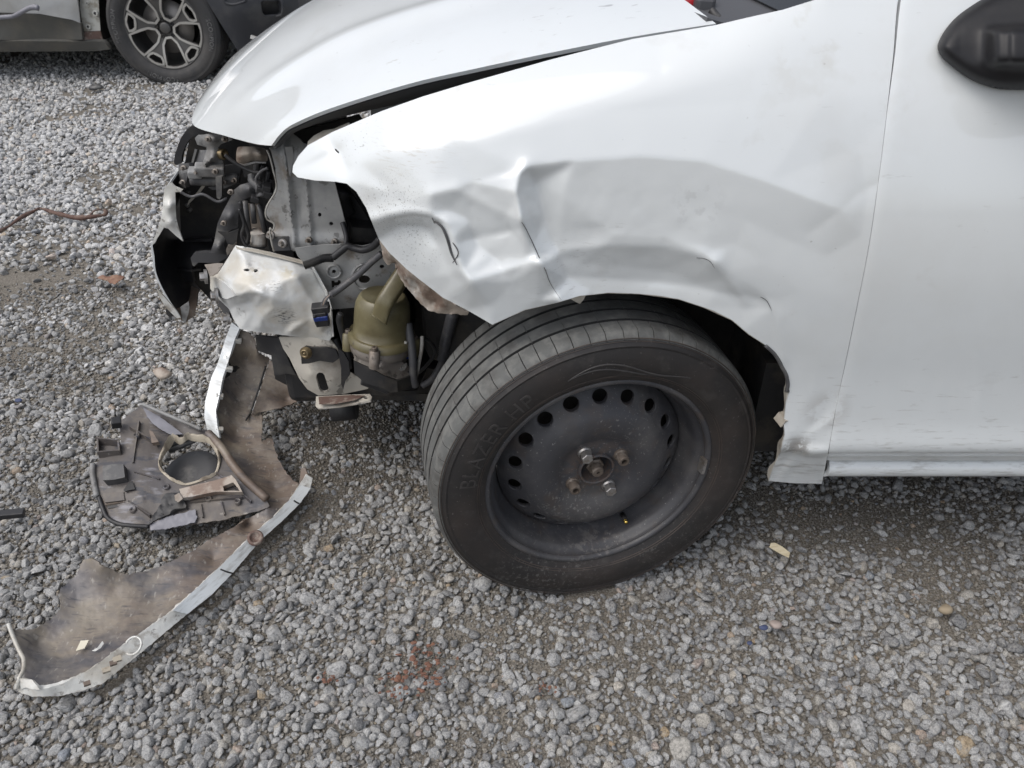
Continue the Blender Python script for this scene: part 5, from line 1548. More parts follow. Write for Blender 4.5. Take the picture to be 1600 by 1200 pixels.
part('torn_skin', M['chipped'], c2, [(128, 478), (165, 518), (225, 588), (290, 660), (332, 726), (300, 733), (216, 652), (158, 560)], 1.45, step=3.5, thick=.003, parent=br)
part('skin_clip', M['blackplastic'], c2, [(205, 660), (240, 680), (275, 715), (235, 722), (215, 700)], 1.47, step=3, thick=.006, parent=br)
part('bumper_lip', M['brown'], c2, [(225, 425, 1.60), (330, 425, 1.60), (440, 470, 1.58), (470, 485, 1.56), (468, 600, 1.52), (450, 715, 1.49), (400, 745, 1.48), (365, 776, 1.47), (340, 740, 1.465), (300, 655, 1.47), (255, 560, 1.50)], 1.5, step=4, thick=.004, parent=br, ctrl=[(360, 560, 1.56), (420, 640, 1.50)])
part('bumper_lip', M['palegrey'], c2, [(330, 640), (398, 595), (405, 640), (395, 700), (370, 772), (345, 745)], 1.462, step=3.5, thick=.003, parent=br)
part('bumper_rib', M['blackplastic'], c2, [(190, 90, 1.66), (600, 75, 1.60), (592, 150, 1.56), (640, 195, 1.52), (450, 215, 1.52), (425, 260, 1.52), (425, 330, 1.53), (440, 430, 1.55), (300, 430, 1.60), (200, 410, 1.64)], 1.6, step=6, thick=.006, parent=br)
part('bumper_rib', M['blackplastic'], c2, [(190, 300, 1.63), (425, 330, 1.51), (425, 345, 1.51), (190, 318, 1.63)], 1.55, step=5, thick=.02, parent=br)
part('bumper_rib', M['blackplastic'], c2, [(230, 85, 1.62), (590, 70, 1.55), (590, 92, 1.55), (230, 105, 1.62)], 1.55, step=5, thick=.02, parent=br)
part('bumper_rib', M['greyplastic'], c2, [(415, 230), (440, 195), (520, 185), (715, 190), (735, 215), (690, 245), (640, 272), (480, 268), (445, 300), (430, 290)], 1.46, step=4, thick=.012, parent=br)

# crumpled end of the bumper beam
bb = part('beam_bracket', M['bracket'], c2, [(790, 123, 1.40), (940, 150, 1.395), (1090, 182, 1.39), (1240, 222, 1.385), (1388, 258, 1.38), (1440, 340, 1.375), (1490, 430, 1.37), (1530, 515, 1.36), (1568, 650, 1.345), (1585, 780, 1.335), (1596, 885, 1.325), (1570, 918, 1.325), (1480, 905, 1.33), (1400, 895, 1.335), (1280, 885, 1.33), (1180, 872, 1.335), (1090, 862, 1.335), (1000, 850, 1.335), (910, 838, 1.34), (825, 820, 1.345), (770, 735, 1.36), (738, 660, 1.37), (640, 562, 1.39), (580, 490, 1.40), (576, 392, 1.40), (642, 358, 1.40), (700, 270, 1.405)], 1.37,
          step=3.4, thick=.004, kind='net', rough=.0002,
          ctrl=[(800, 150, 1.385), (860, 240, 1.362), (900, 330, 1.342), (700, 380, 1.358), (780, 430, 1.325), (900, 455, 1.312), (1050, 455, 1.315), (1200, 415, 1.322), (1300, 385, 1.328), (1150, 320, 1.348), (1380, 300, 1.375), (760, 530, 1.318), (810, 545, 1.312), (900, 510, 1.305), (1000, 520, 1.298), (1080, 560, 1.30), (900, 600, 1.335), (800, 620, 1.345), (950, 640, 1.325), (1100, 640, 1.305), (1250, 600, 1.312), (1400, 560, 1.325), (1000, 740, 1.318), (1180, 700, 1.312), (1260, 760, 1.322), (1400, 740, 1.318), (1480, 660, 1.322), (1520, 760, 1.312), (1500, 860, 1.322), (1250, 840, 1.315), (1000, 800, 1.322)],
          holes=[circ(c2, 882, 329, 25, 12), circ(c2, 958, 335, 18, 13, rot=-.4)])
part('bracket_fold', M['bracket'], c2, [(580, 385, 1.395), (640, 400, 1.37), (700, 440, 1.34), (760, 500, 1.318), (782, 548, 1.312), (720, 572, 1.335), (660, 560, 1.37), (590, 480, 1.395)], 1.35, step=4, thick=.004, parent=bb)
part('bracket_flange', M['bracket'], c2, [(1388, 256, 1.378), (1400, 258, 1.36), (1455, 340, 1.352), (1545, 510, 1.336), (1583, 650, 1.32), (1600, 885, 1.30), (1594, 890, 1.322), (1566, 650, 1.343), (1528, 515, 1.358), (1438, 340, 1.373)], 1.35, step=4, thick=.002, parent=bb)
part('bracket_flange', M['ivory'], c2, [(790, 123, 1.40), (940, 150, 1.395), (1090, 182, 1.39), (1388, 258, 1.38), (1370, 278, 1.365), (1080, 205, 1.372), (930, 172, 1.378), (800, 148, 1.385)], 1.39, step=4, thick=.002, parent=bb)
for a, b, s in ((535, 385, .0085), (625, 545, .0095), (722, 735, .0075)):
    bolt('bolt', *c2(a, b), 1.365, s, axis=(-.9, -.4, .15), parent=bb)
part('bracket_plate', M['alu'], c2, [(530, 285, 1.43), (640, 272, 1.42), (690, 275, 1.41), (640, 355, 1.40), (576, 390, 1.40), (560, 340, 1.42)], 1.41, step=4, thick=.006, parent=bb)
part('bracket_plate', M['greyplastic'], c2, [(575, 470, 1.402), (640, 565, 1.392), (740, 665, 1.372), (772, 745, 1.362), (690, 690, 1.392), (625, 600, 1.405)], 1.39, step=4, thick=.01, parent=bb)

# frame rail end under the bracket
fr = part('frame_horn', M['ivory'], c4, [(222, 508, 1.36), (330, 505, 1.34), (545, 520, 1.33), (600, 590, 1.33), (640, 660, 1.335), (660, 720, 1.34), (785, 800, 1.345), (780, 830, 1.345), (630, 862, 1.34), (470, 872, 1.34), (400, 832, 1.345), (350, 765, 1.35), (290, 640, 1.355), (250, 580, 1.36)], 1.345, step=4, thick=.004,
          ctrl=[(420, 740, 1.322), (300, 560, 1.345), (560, 780, 1.322), (700, 800, 1.345), (460, 600, 1.322)],
          holes=[[c4(*p) for p in ((455, 760), (460, 738), (475, 728), (495, 730), (508, 745), (525, 800), (535, 830), (525, 845), (505, 850), (485, 842), (472, 825))]])
part('rail_shade_plate', M['dark'], c4, [(430, 700), (560, 700), (560, 860), (440, 860)], 1.385, parent=fr, step=8, thick=.004)  # dark plate added so the slot looks shaded inside
part('rail_strap', M['blackplastic'], c4, [(358, 590), (390, 568), (430, 575), (520, 575), (580, 590), (600, 640), (560, 668), (480, 655), (410, 672), (365, 675)], 1.31, step=4, thick=.006, parent=fr)
link('strap_bolt', *xform(revolve([(.0125, -.002), (.0125, .002), (.0090, .004), (.0090, .008), (.0055, .009), (.0050, .004), (.0030, .004), (.0028, .009), (.0005, .009)], 20), align((-.2, -1, .25), PY(*c4(392, 605), 1.298))), M['zincbolt'], fr)
part('rail_blade', M['blackplastic'], c4, [(590, 580), (625, 600), (660, 660), (668, 740), (640, 780), (625, 832), (612, 800), (612, 700), (600, 640)], 1.30, step=4, thick=.005, parent=fr)
part('rail_foot', M['ivory'], c4, [(455, 878, 1.30), (620, 868, 1.30), (790, 862, 1.30), (806, 880, 1.29), (795, 902, 1.27), (720, 918, 1.265), (600, 938, 1.262), (470, 950, 1.262), (452, 930, 1.27)], 1.28, step=4, thick=.004, parent=fr,
     holes=[circ(c4, 766, 884, 16, 9), [c4(*p) for p in ((560, 905), (605, 897), (608, 915), (565, 922))]])
part('rail_foot_stain', M['rustpatch'], c4, [(470, 880, 1.292), (680, 868, 1.292), (760, 872, 1.29), (700, 900, 1.266), (560, 925, 1.258), (475, 925, 1.26)], 1.28, step=5, thick=.001, parent=fr)
link('rail_bush', *tube([PY(*c4(560, 955), 1.40), PY(*c4(700, 940), 1.40)], .03, 14, 1), M['dark'], fr)
part('splash_shield', M['blackplastic'], c4, [(75, 500, 1.40), (222, 512, 1.38), (260, 600, 1.37), (300, 690, 1.37), (330, 745, 1.37), (270, 735, 1.38), (195, 748, 1.39), (175, 622, 1.40), (88, 590, 1.41)], 1.39, step=5, thick=.005)
part('splash_shield', M['dark'], c4, [(190, 700, 1.45), (330, 745, 1.40), (420, 860, 1.40), (350, 850, 1.43), (200, 770, 1.47)], 1.42, step=6, thick=.005)

# steering pump
FWD = .060
def PQ(u, v, y): return PY(u, v, y - FWD)
pump = empty('steering_pump', PY(597, 500, 1.37), (0, 0, 0), car)
top, bot = PQ(*c4(873, 243), 1.375), PQ(*c4(866, 484), 1.37)
ax = (top - bot).normalized()
cap_h = (top - bot).length
pr = [(r_, h_ * cap_h if h_ > 0 else h_ * .1) for r_, h_ in [(.0655, -.14), (.0655, .03), (.0590, .04), (.0560, .05), (.0552, .30), (.0540, .62), (.0520, .80), (.0475, .925), (.0430, .985), (.0415, 1.0), (.0385, .985), (.0005, .985)]]
link('pump_cap', *xform(revolve(pr, 48), align(ax, bot)), M['olive'], pump)
Mx = align(ax, bot)
def ploc(x, y, h): return Mx @ Vector((x, -h, y))
# the moulded outlet running over the cap
d0, d1 = PQ(*c4(845, 350), 1.302), PQ(*c4(990, 125), 1.345)
dv = (d1 - d0)
V, Fs = [], []
side = dv.cross(Vector((0, -1, .45))).normalized(); upv = side.cross(dv).normalized()
if upv.y > 0: upv = -upv
prof_d = [(-1, -.3), (-1, .6), (-.8, .9), (-.4, 1.0), (.4, 1.0), (.8, .9), (1, .6), (1, -.3)]
for i in range(12):
    t = i / 11
    c = d0 + dv * (t * 1.15 - .02)
    sc = .0165
    hgt = .020 * min(1, .35 + t * 3) 
    for a, b in prof_d: V.append(c + side * (a * sc) + upv * (b * hgt - .008) - Vector((0, 0, .016 * (1 - min(1, t * 3)) ** 2)))
n = len(prof_d)
for i in range(11):
    for k in range(n - 1): Fs.append((i * n + k, i * n + k + 1, (i + 1) * n + k + 1, (i + 1) * n + k))
Fs.append(tuple(range(n))); Fs.append(tuple(11 * n + k for k in range(n))[::-1])
bevel(link('pump_outlet', V, Fs, M['olive'], pump, angle=50), .003)
for a in (-2.15, -1.2, -.1, 1.2, 2.6):
    p = ploc(.0665 * cos(a), .0665 * sin(a), -.010)
    link('pump_ear', *xform(revolve([(.0105, -.030), (.0105, .008), (.0005, .008)], 16), align(ax, p)), M['olive'] if a != 2.6 else M['alu'], pump)
    link('pump_screw', *xform(revolve([(.0062, .006), (.0062, .014), (.0048, .0155), (.0030, .0155), (.0028, .010), (.0005, .010)], 14), align(ax, p)), M['rustbolt'], pump, angle=40)
link('pump_body', *xform(revolve([(.0005, -.052), (.050, -.052), (.055, -.049), (.0565, -.043), (.0545, -.041), (.0565, -.038), (.061, -.034), (.0625, -.028), (.0625, -.014), (.0600, -.012)], 40), Mx), M['alu'], pump)
# bracket and control box under it
def fw(l): return [(*q[:2], q[2] - FWD) if len(q) > 2 else q for q in l]
def fw2(l): return [(*q[:2], q[2] - .03) if len(q) > 2 else q for q in l]
def pb(name, f, pts, y, material, ctrl=(), **k): return part(name, material, f, fw(fw2(pts)), y - FWD - .03, parent=pump, ctrl=fw(fw2(ctrl)), **k)
pb('pump_bracket', c4, [(690, 650, 1.36), (715, 560, 1.37), (760, 590, 1.355), (820, 640, 1.34), (960, 640, 1.36), (1050, 700, 1.37), (1080, 740, 1.37), (960, 775, 1.34), (900, 755, 1.335), (800, 700, 1.34)], 1.35, M['alu'], step=4.5, thick=.006, ctrl=[(860, 690, 1.325), (760, 630, 1.345)])
pb('control_box', c4, [(690, 655, 1.358), (800, 705, 1.338), (900, 760, 1.33), (960, 780, 1.335), (965, 850, 1.335), (920, 855, 1.335), (880, 830, 1.333), (760, 795, 1.345), (695, 735, 1.36)], 1.345, M['dark'], step=5, thick=.03)
pb('control_box', c4, [(962, 780, 1.335), (1085, 735, 1.37), (1090, 830, 1.375), (1040, 835, 1.36), (968, 850, 1.336)], 1.35, M['dark'], step=5, thick=.03)
link('box_ear', *xform(revolve([(.010, -.02), (.010, .004), (.0045, .005), (.0045, -.02)], 14), align((-.1, -.5, .9), PQ(*c4(928, 752), 1.325))), M['alu'], pump)
bevel(link('plug', *box(*PQ(*c4(985, 700), 1.345), .030, .03, .022, (.3, .5, .2)), M['blackplastic'], pump, False), .003)
bevel(link('plug', *box(*PQ(*c4(830, 800), 1.33), .06, .02, .018, (.2, .5, .1)), M['blackplastic'], pump, False), .003)
bevel(link('blue_plug', *box(*PQ(*c4(1025, 605), 1.355), .014, .014, .022, (.2, .3, .1)), M['blue'], pump, False), .002)
for k in range(5):
    link('plug_rib', *box(*PQ(*c4(955 + 14 * k, 712 - 5 * k), 1.327), .003, .01, .012, (.2, .5, .1)), M['greyplastic'], pump, False)
part('dark_tray', M['dark'], c4, [(560, 800, 1.42), (700, 740, 1.40), (900, 850, 1.37), (1100, 840, 1.40), (1150, 700, 1.45), (1250, 720, 1.45), (1180, 850, 1.42), (960, 880, 1.38), (700, 860, 1.42)], 1.40, step=8, thick=.006)

# wiring
hz = empty('wiring_harness', PY(540, 420, 1.36), (0, 0, 0), car)
wire('loom', [(*c3(a, b), y) for a, b, y in [(60, 620, 1.34), (120, 600, 1.345), (180, 575, 1.35), (240, 572, 1.35)]], .0075, M['blackplastic'], hz, corr=True)
wire('loom', [(*c3(a, b), y) for a, b, y in [(240, 570, 1.35), (290, 530, 1.352), (330, 500, 1.355), (370, 510, 1.355), (430, 522, 1.35), (490, 500, 1.34), (535, 455, 1.33)]], .0070, M['blackplastic'], hz)
wire('loom', [(*c3(a, b), y) for a, b, y in [(320, 500, 1.357), (325, 440, 1.37), (310, 380, 1.38), (300, 350, 1.385)]], .005, M['blackplastic'], hz)
wire('sleeve', [(*c3(a, b), y) for a, b, y in [(545, 545, 1.335), (480, 600, 1.333), (400, 675, 1.33), (330, 730, 1.326), (270, 775, 1.318), (225, 805, 1.308)]], .0068, M['wire'], hz, 10)
for k, (dx, m_) in enumerate(((-9, 'wire'), (0, 'liner'), (8, 'wire'))):
    wire('lead', [(*c3(a, b), y) for a, b, y in [(230 + dx * .3, 800, 1.31), (195 + dx, 830, 1.302), (175 + dx * .8, 880, 1.298)]], .0019, M[m_], hz, 6)
cn = PY(*c3(166, 893), 1.300)
bevel(link('connector', *box(cn.x, cn.y, cn.z + .003, .034, .020, .015, (0.2, -.08, .1)), M['blackplastic'], hz, False), .002)
bevel(link('connector_body', *join(box(cn.x - .002, cn.y, cn.z - .019, .026, .016, .034, (.2, -.08, .1)), box(cn.x - .012, cn.y - .004, cn.z - .018, .006, .014, .024, (.2, -.08, .1))), M['blackplastic'], hz, False), .0015)
bevel(link('connector_seal', *box(cn.x - .002, cn.y - .002, cn.z - .015, .0275, .0175, .010, (.2, -.08, .1)), M['blue'], hz, False), .0015)
wire('hose', [(*c4(a, b), y) for a, b, y in [(1310, 360, 1.36), (1290, 440, 1.37), (1265, 540, 1.38), (1245, 640, 1.39)]], .0115, M['wire'], hz, corr=True)
wire('hose', [(*c4(a, b), y) for a, b, y in [(1245, 640, 1.39), (1225, 700, 1.39), (1180, 770, 1.39), (1120, 810, 1.39)]], .0075, M['wire'], hz)
wire('hose', [(*c4(a, b), y - FWD) for a, b, y in [(1030, 420, 1.36), (1045, 520, 1.345), (1060, 640, 1.335), (1062, 740, 1.335), (1075, 810, 1.34)]], .0085, M['wire'], hz)
wire('lead', [(*c4(a, b), y - FWD) for a, b, y in [(1118, 500, 1.36), (1115, 580, 1.35), (1100, 660, 1.345), (1085, 740, 1.345), (1070, 800, 1.35)]], .0040, M['palewire'], hz)
wire('lead', [(*c4(a, b), y - FWD) for a, b, y in [(1018, 535, 1.335), (1005, 580, 1.335), (985, 620, 1.335), (980, 660, 1.335)]], .0035, M['palewire'], hz)
wire('lead', [(*c4(a, b), y - FWD) for a, b, y in [(1115, 510, 1.37), (1160, 530, 1.39), (1200, 600, 1.40), (1140, 690, 1.40), (1090, 730, 1.40)]], .004, M['blackplastic'], hz)
wire('hose', [(*c4(a, b), y - FWD) for a, b, y in [(610, 360, 1.36), (600, 400, 1.36), (625, 500, 1.365), (650, 600, 1.37), (665, 700, 1.37)]], .0065, M['blackplastic'], hz)
link('drain_pipe', *tube([PY(*c4(570, 520), 1.35), PY(*c4(600, 590), 1.34), PY(*c4(640, 690), 1.335)], .008, 10), M['blackplastic'], hz)

# crushed liner folded out under the fender edge
part('torn_arch_liner', M['liner'], c3, [(530, 455, 1.215), (545, 520, 1.22), (560, 590, 1.215), (582, 618, 1.21), (625, 605, 1.20), (640, 650, 1.20), (660, 700, 1.195), (720, 780, 1.18), (790, 860, 1.165), (850, 905, 1.15), (900, 918, 1.145), (980, 922, 1.135), (1080, 932, 1.12), (1085, 915, 1.11), (1010, 870, 1.11), (930, 815, 1.12), (800, 715, 1.135), (700, 635, 1.15), (600, 545, 1.17)], 1.16, step=3.6, thick=.003, rough=.0006,
     ctrl=[(700, 690, 1.155), (760, 760, 1.175), (800, 770, 1.142), (880, 850, 1.155), (930, 860, 1.125), (980, 900, 1.14), (610, 575, 1.185), (560, 540, 1.20)])

# ------------------------------------------------------------------ torn bumper lying on the gravel
tb = empty('torn_bumper', PZ(330, 850, 0))
tag(tb, 'torn-off white bumper corner lying inside up, its brown inner face muddy', 'bumper')
def zpart(name, material, pts, ctrl=(), parent=None, **k):
    return sheet(name, pts, material, parent or tb, ctrl=ctrl, mode='z', **k)
upper = [(374, 514, .255), (390, 521, .245), (397, 527, .235), (401, 547, .21), (404, 554, .20), (421, 558, .18), (420, 566, .17), (405, 605, .12), (391, 646, .085), (407, 643, .08), (410, 655, .075), (409, 691, .055), (417, 684, .055), (427, 685, .05), (429, 700, .045), (436, 720, .04), (442, 730, .04), (457, 750, .04), (467, 757, .048)]
inner_edge = [(455, 781, .042), (430, 808, .040), (390, 843, .038), (344, 888, .036), (300, 930, .034), (270, 957, .034), (208, 999, .032), (175, 1022, .030), (140, 1048, .028), (100, 1066, .028), (65, 1070, .028), (45, 1070, .030), (34, 1045, .034), (31, 1022, .038), (22, 1000, .048), (14, 977, .075)]
left_edge = [(22, 983, .055), (55, 983, .038), (81, 966, .032), (94, 953, .035), (94, 921, .05), (117, 901, .055), (130, 875, .075), (143, 872, .088), (160, 884, .08), (185, 895, .055), (201, 898, .048), (244, 888, .042), (299, 862, .045), (328, 843, .048), (380, 815, .05), (419, 793, .052)]
back = [(400, 770, .055), (370, 735, .06), (352, 705, .068), (342, 685, .085), (337, 655, .11), (339, 635, .128), (344, 615, .145), (351, 585, .172), (359, 558, .20), (367, 530, .235)]
shell_ol = upper + inner_edge + left_edge + back
sh1 = zpart('bumper_skin', [M['brown2'], M['chipped']], shell_ol, step=4, thick=.004, matoff=1, rim=0, jag=1.1, rough=.0004,
      ctrl=[(384, 560, .175), (372, 620, .11), (368, 680, .058), (400, 720, .040), (430, 765, .026), (385, 820, .026), (335, 875, .020), (240, 935, .018), (150, 975, .016), (95, 1025, .014), (62, 1005, .016), (180, 925, .03), (120, 940, .03)])
# the dusty far end of the skin
end_ol = [(270, 955), (208, 997), (175, 1020), (140, 1046), (100, 1064), (66, 1068), (47, 1066), (36, 1043), (33, 1022), (25, 1001), (23, 985), (55, 985), (82, 967), (95, 954), (96, 922), (118, 902), (131, 877), (143, 874), (160, 886), (185, 897), (201, 900), (235, 892), (262, 905)]
slit = tube([PZ(u, v, z) for u, v, z in [(415, 572, .172), (405, 605, .125), (392, 642, .09), (384, 657, .082)]], .0022, 6, 4)
link('tear_line', *slit, M['dark'], sh1)
zpart('torn_flange', M['brown'], [(421, 563, .178), (432, 570, .17), (442, 580, .155), (452, 592, .14), (462, 607, .125), (463, 628, .095), (440, 637, .09), (407, 644, .084), (394, 647, .09), (406, 612, .125)], step=5, thick=.004, jag=.6, ctrl=[(430, 605, .125), (450, 622, .09)])
zpart('torn_flange', M['brown'], [(467, 757, .05), (469, 744, .062), (470, 732, .075), (477, 731, .078), (482, 745, .07), (480, 753, .06)], step=4, thick=.003)
zpart('torn_flange', M['dark'], [(374, 514, .25), (392, 522, .238), (388, 540, .20), (376, 575, .165), (362, 600, .14), (352, 590, .166), (360, 556, .20), (368, 528, .235)], step=6, thick=.003, ctrl=[(376, 545, .185)])
zpart('painted_edge', M['paint'], [(362, 504, .275), (374.5, 513, .268), (367, 530, .243), (358, 560, .208), (348, 590, .176), (343, 617, .152), (337, 642, .128), (340, 668, .104), (343, 683, .093), (340, 685, .09), (325, 677, .090), (319, 651, .114), (321, 625, .14), (330, 590, .17), (340, 568, .192), (352, 530, .235)], step=4, thick=.006, ctrl=[(328, 645, .125), (350, 560, .21)])
for a, b, z in ((1008, 208, .235), (952, 386, .185), (893, 556, .145), (893, 766, .095)):
    p = PZ(*c5(a, b), z)
    bevel(link('clip_tab', *box(*p, .016, .012, .012, (.2, .4, .3)), M['chipped'], tb, False), .002)
edge_out = [(489, 747, .072), (485, 763, .060), (470, 785, .050), (440, 815, .044), (406, 845, .040), (364, 895, .036), (330, 930, .032), (292, 960, .030), (214, 1025, .026), (162, 1067, .024), (128, 1080, .022), (91, 1088, .020), (50, 1088, .022), (29, 1081, .024)]
edge_in = [(27, 1062, .046), (40, 1066, .050), (58, 1077, .046), (76, 1075, .046), (100, 1067, .046), (140, 1047, .047), (175, 1020, .048), (208, 997, .050), (270, 954, .053), (344, 885, .056), (390, 840, .058), (430, 805, .060), (455, 778, .064), (468, 758, .072), (479, 741, .082)]
zpart('painted_edge', M['chipped'], edge_out + edge_in, step=4, thick=.008, rough=.0003)
pl = edge_out[:8] + [(u, v, z + .004) for u, v, z in edge_in[-8:]]
zpart('painted_strip', M['paint'], [(u + .3, v - .3, z + .0045) for u, v, z in edge_out[1:8]] + [(u, v, z + .003) for u, v, z in edge_in[8:-1]], step=5, thick=.002, jag=.4)
for a, b, z in (((1225, 430), .0, .066),):
    pass
p = PZ(*c6(1228, 432), .064)
link('clip_hole', *xform(revolve([(.016, -.004), (.016, .003), (.011, .005), (.010, .001), (.0005, .000)], 14), align((.2, -.4, .9), p)), M['rustpatch'], tb)
for (x0, y0), (x1, y1) in (((1060, 583), (1120, 603)), ((1412, 252), (1442, 268))):
    link('edge_crack', *tube([PZ(*c6(x0, y0), .0665), PZ(*c6((x0 + x1) / 2, (y0 + y1) / 2 + 2), .061), PZ(*c6(x1, y1), .050)], .0016, 6, 3), M['dark'], tb)
p = PZ(*c8(1040, 745), .062)
link('clip_ring', *tube([p + Vector((.014 * cos(a), .014 * sin(a), .006 * sin(a))) for a in np.linspace(-2.2, 2.8, 20)], .002, 6, 1), M['chipped'], tb)
for a, b, s in ((885, 880, .011), (915, 850, .013), (680, 1040, .010), (830, 935, .012)):
    link('broken_clip', *box(*PZ(*c8(a, b), .054), s, s * .7, .006, (.3, .2, .6)), M['cream' if s > .0115 else 'brown'], tb, False)
zpart('broken_rim', M['chipped'], [(*c8(130, 1000), .05), (*c8(250, 1010), .056), (*c8(290, 1060), .055), (*c8(310, 1090), .05), (*c8(250, 1085), .048), (*c8(200, 1070), .046), (*c8(160, 1090), .03), (*c8(125, 1085), .028)], step=3, thick=.004)
link('end_rim', *tube([PZ(*c8(a, b), z) for a, b, z in [(65, 572, .082), (110, 690, .066), (160, 800, .054), (185, 850, .052), (182, 930, .050), (150, 1000, .05), (128, 1080, .035)]], .0035, 8, 5), M['chipped'], tb)

# fog lamp panel of the same bumper
fog_ol = [(222.8, 631, .150), (250, 642, .145), (285, 657, .135), (314.7, 670.6, .125), (327, 674, .118), (337, 687, .112), (351, 700, .105), (364, 721, .098), (383, 744, .086), (400, 762, .075), (415, 777.5, .066), (421, 791, .055), (411, 796, .052), (380, 804, .05), (345.6, 813, .05), (291, 820.6, .046), (235, 828, .040), (231, 821.6, .042), (205, 821.6, .046), (177, 815, .052), (165.6, 798, .06), (154, 785, .068), (150.6, 770, .078), (147, 750, .088), (144.5, 732.5, .098), (155, 717.5, .104), (155, 700, .112), (157, 690, .118), (190, 693, .116), (188, 678, .126), (186, 662, .134), (192, 655, .14)]
holec = [c7(*p) for p in ((740, 330), (790, 345), (835, 345), (870, 320), (920, 318), (1030, 348), (1090, 405), (1128, 480), (1130, 560), (1095, 648), (1000, 690), (860, 730), (760, 700), (690, 650), (642, 590), (642, 500), (690, 400))]
fA = np.array(fog_ol)
cf = np.linalg.lstsq(np.c_[np.ones(len(fA)), fA[:, :2]], fA[:, 2], rcond=None)[0]
fz = lambda u, v: cf[0] + cf[1] * u + cf[2] * v
fctrl = [(210, 700, fz(210, 700) + .004), (185, 745, fz(185, 745) + .006), (220, 780, fz(220, 780) + .010), (350, 760, fz(350, 760) + .006), (300, 790, fz(300, 790) + .004), (270, 665, fz(270, 665) - .012), (245, 660, fz(245, 660) - .006)]
fog = zpart('fog_lamp_panel', M['panelgrey'], fog_ol, ctrl=fctrl, step=4.5, thick=.004, holes=[holec], jag=.9, rough=.0003)
hp3 = [PZ(u, v, fz(u, v) + .004) for u, v in holec]
hp3 = catmull(hp3, 4, True)
V, Fs = [], []
cen3 = sum(hp3, Vector()) / len(hp3)
for k, p in enumerate(hp3):
    w_ = .006 + .003 * sin(k * 1.3)
    o_ = (p - cen3).normalized()
    V += [p + o_ * .002 + Vector((0, 0, .0)), p + Vector((0, 0, .004 + .003 * sin(k * .7) + .002 * sin(k * 2.1))), p - o_ * .0015 + Vector((0, 0, .001)), p - o_ * .002 + Vector((0, 0, -.012 - .004 * sin(k * .5)))]
n = len(hp3)
for k in range(n):
    k2 = (k + 1) % n
    for j in range(3): Fs.append((4 * k + j, 4 * k + j + 1, 4 * k2 + j + 1, 4 * k2 + j))
solid(link('lamp_collar', V, Fs, M['cream'], fog), .002, 0)
p = PZ(*c7(900, 640), .040)
link('fog_lamp', *xform(revolve([(.064, -.03), (.064, .0), (.060, .004), (.040, .008), (.0005, .010)], 40), align((-.05, -.25, .95), p)), M['greyplastic'], fog)
for a, b in (((720, 450), (960, 350)), ((700, 420), (880, 350))):
    link('lamp_strut', *tube([PZ(*c7(*a), .075), PZ(*c7(*b), .10)], .006, 8, 1), M['greyplastic'], fog)
def fzp(name, material, f, pts, lift, **k):
    return zpart(name, material, [(*f(a, b), fz(*f(a, b)) + lift + (c[0] if c else 0)) for a, b, *c in pts], parent=fog, **k)
fzp('lamp_bar', M['liner'], c7, [(800, 768), (960, 728), (1090, 698), (1200, 665), (1235, 652), (1270, 690), (1300, 740), (1325, 792), (1250, 792), (1160, 790), (1100, 790), (900, 832), (822, 842)], .018, step=3.5, thick=.014, holes=[[c7(*q) for q in ((1165, 745), (1250, 712), (1290, 760), (1305, 785), (1240, 782), (1172, 786))]])
fzp('torn_fold', M['blackplastic'], c7, [(545, 1060), (580, 990), (640, 905), (672, 812), (740, 798), (805, 785), (835, 850), (862, 922), (790, 925), (700, 985), (620, 1020)], .012, step=4, thick=.005, rough=.001)
fzp('torn_fold', M['alu'], c7, [(760, 820), (800, 800), (830, 850), (790, 880), (765, 860)], .022, step=3, thick=.004)
fzp('scuffed_edge', M['lavender'], c7, [(560, 1112), (556, 1060), (700, 1000), (820, 970), (930, 940), (950, 1000), (930, 1045), (800, 1078), (680, 1100)], .008, step=4, thick=.003, rough=.0006, jag=.4)
fzp('scuffed_edge', M['lavender'], c7, [(500, 90), (620, 155), (740, 240), (830, 310), (740, 320), (660, 280), (590, 230), (530, 160)], .001, step=4, thick=.002, jag=.5)
link('panel_rim', *tube([PZ(*c7(a, b), fz(*c7(a, b)) + z) for a, b, z in [(495, 60, .018), (620, 115, .014), (760, 175, .012), (880, 225, .010), (985, 272, .006)]], .004, 8, 4), M['palegrey'], fog)
link('panel_ridge', *tube([PZ(*c7(a, b), fz(*c7(a, b)) + .004) for a, b in [(1040, 300), (1150, 420), (1250, 570), (1360, 700), (1530, 850)]], .009, 10, 5), M['brown'], fog)
link('panel_seal', *tube([PZ(*c7(a, b), z) for a, b, z in [(130, 830, .075), (160, 920, .066), (205, 1010, .056), (300, 1060, .05), (420, 1075, .046), (548, 1082, .042)]], .0045, 8, 5), M['blackplastic'], fog)
link('panel_rim', *tube([PZ(*c7(a, b), fz(*c7(a, b)) + .004) for a, b in [(80, 560), (78, 640), (95, 740), (112, 830)]], .006, 8, 4), M['palegrey'], fog)
def frame_box(name, f, quad, h, material, wall=.0035):
    """open-topped box standing on the panel; quad: four crop points"""
    B = [PZ(*f(a, b), fz(*f(a, b)) - .004) for a, b in quad]
    parts_ = []
    for k in range(4):
        a, b = B[k], B[(k + 1) % 4]
        d = (b - a); n = d.cross(Vector((0, 0, 1))).normalized() * wall
        v = [a, b, b + Vector((0, 0, h)), a + Vector((0, 0, h))]
        v = v + [p + n for p in v]
        parts_.append((v, [(0, 1, 2, 3), (7, 6, 5, 4), (0, 4, 5, 1), (1, 5, 6, 2), (2, 6, 7, 3), (3, 7, 4, 0)]))
    return link(name, *join(*parts_), material, fog, False)
frame_box('clip_box', c7, [(135, 400), (320, 420), (330, 510), (140, 525)], .022, M['panelgrey'])
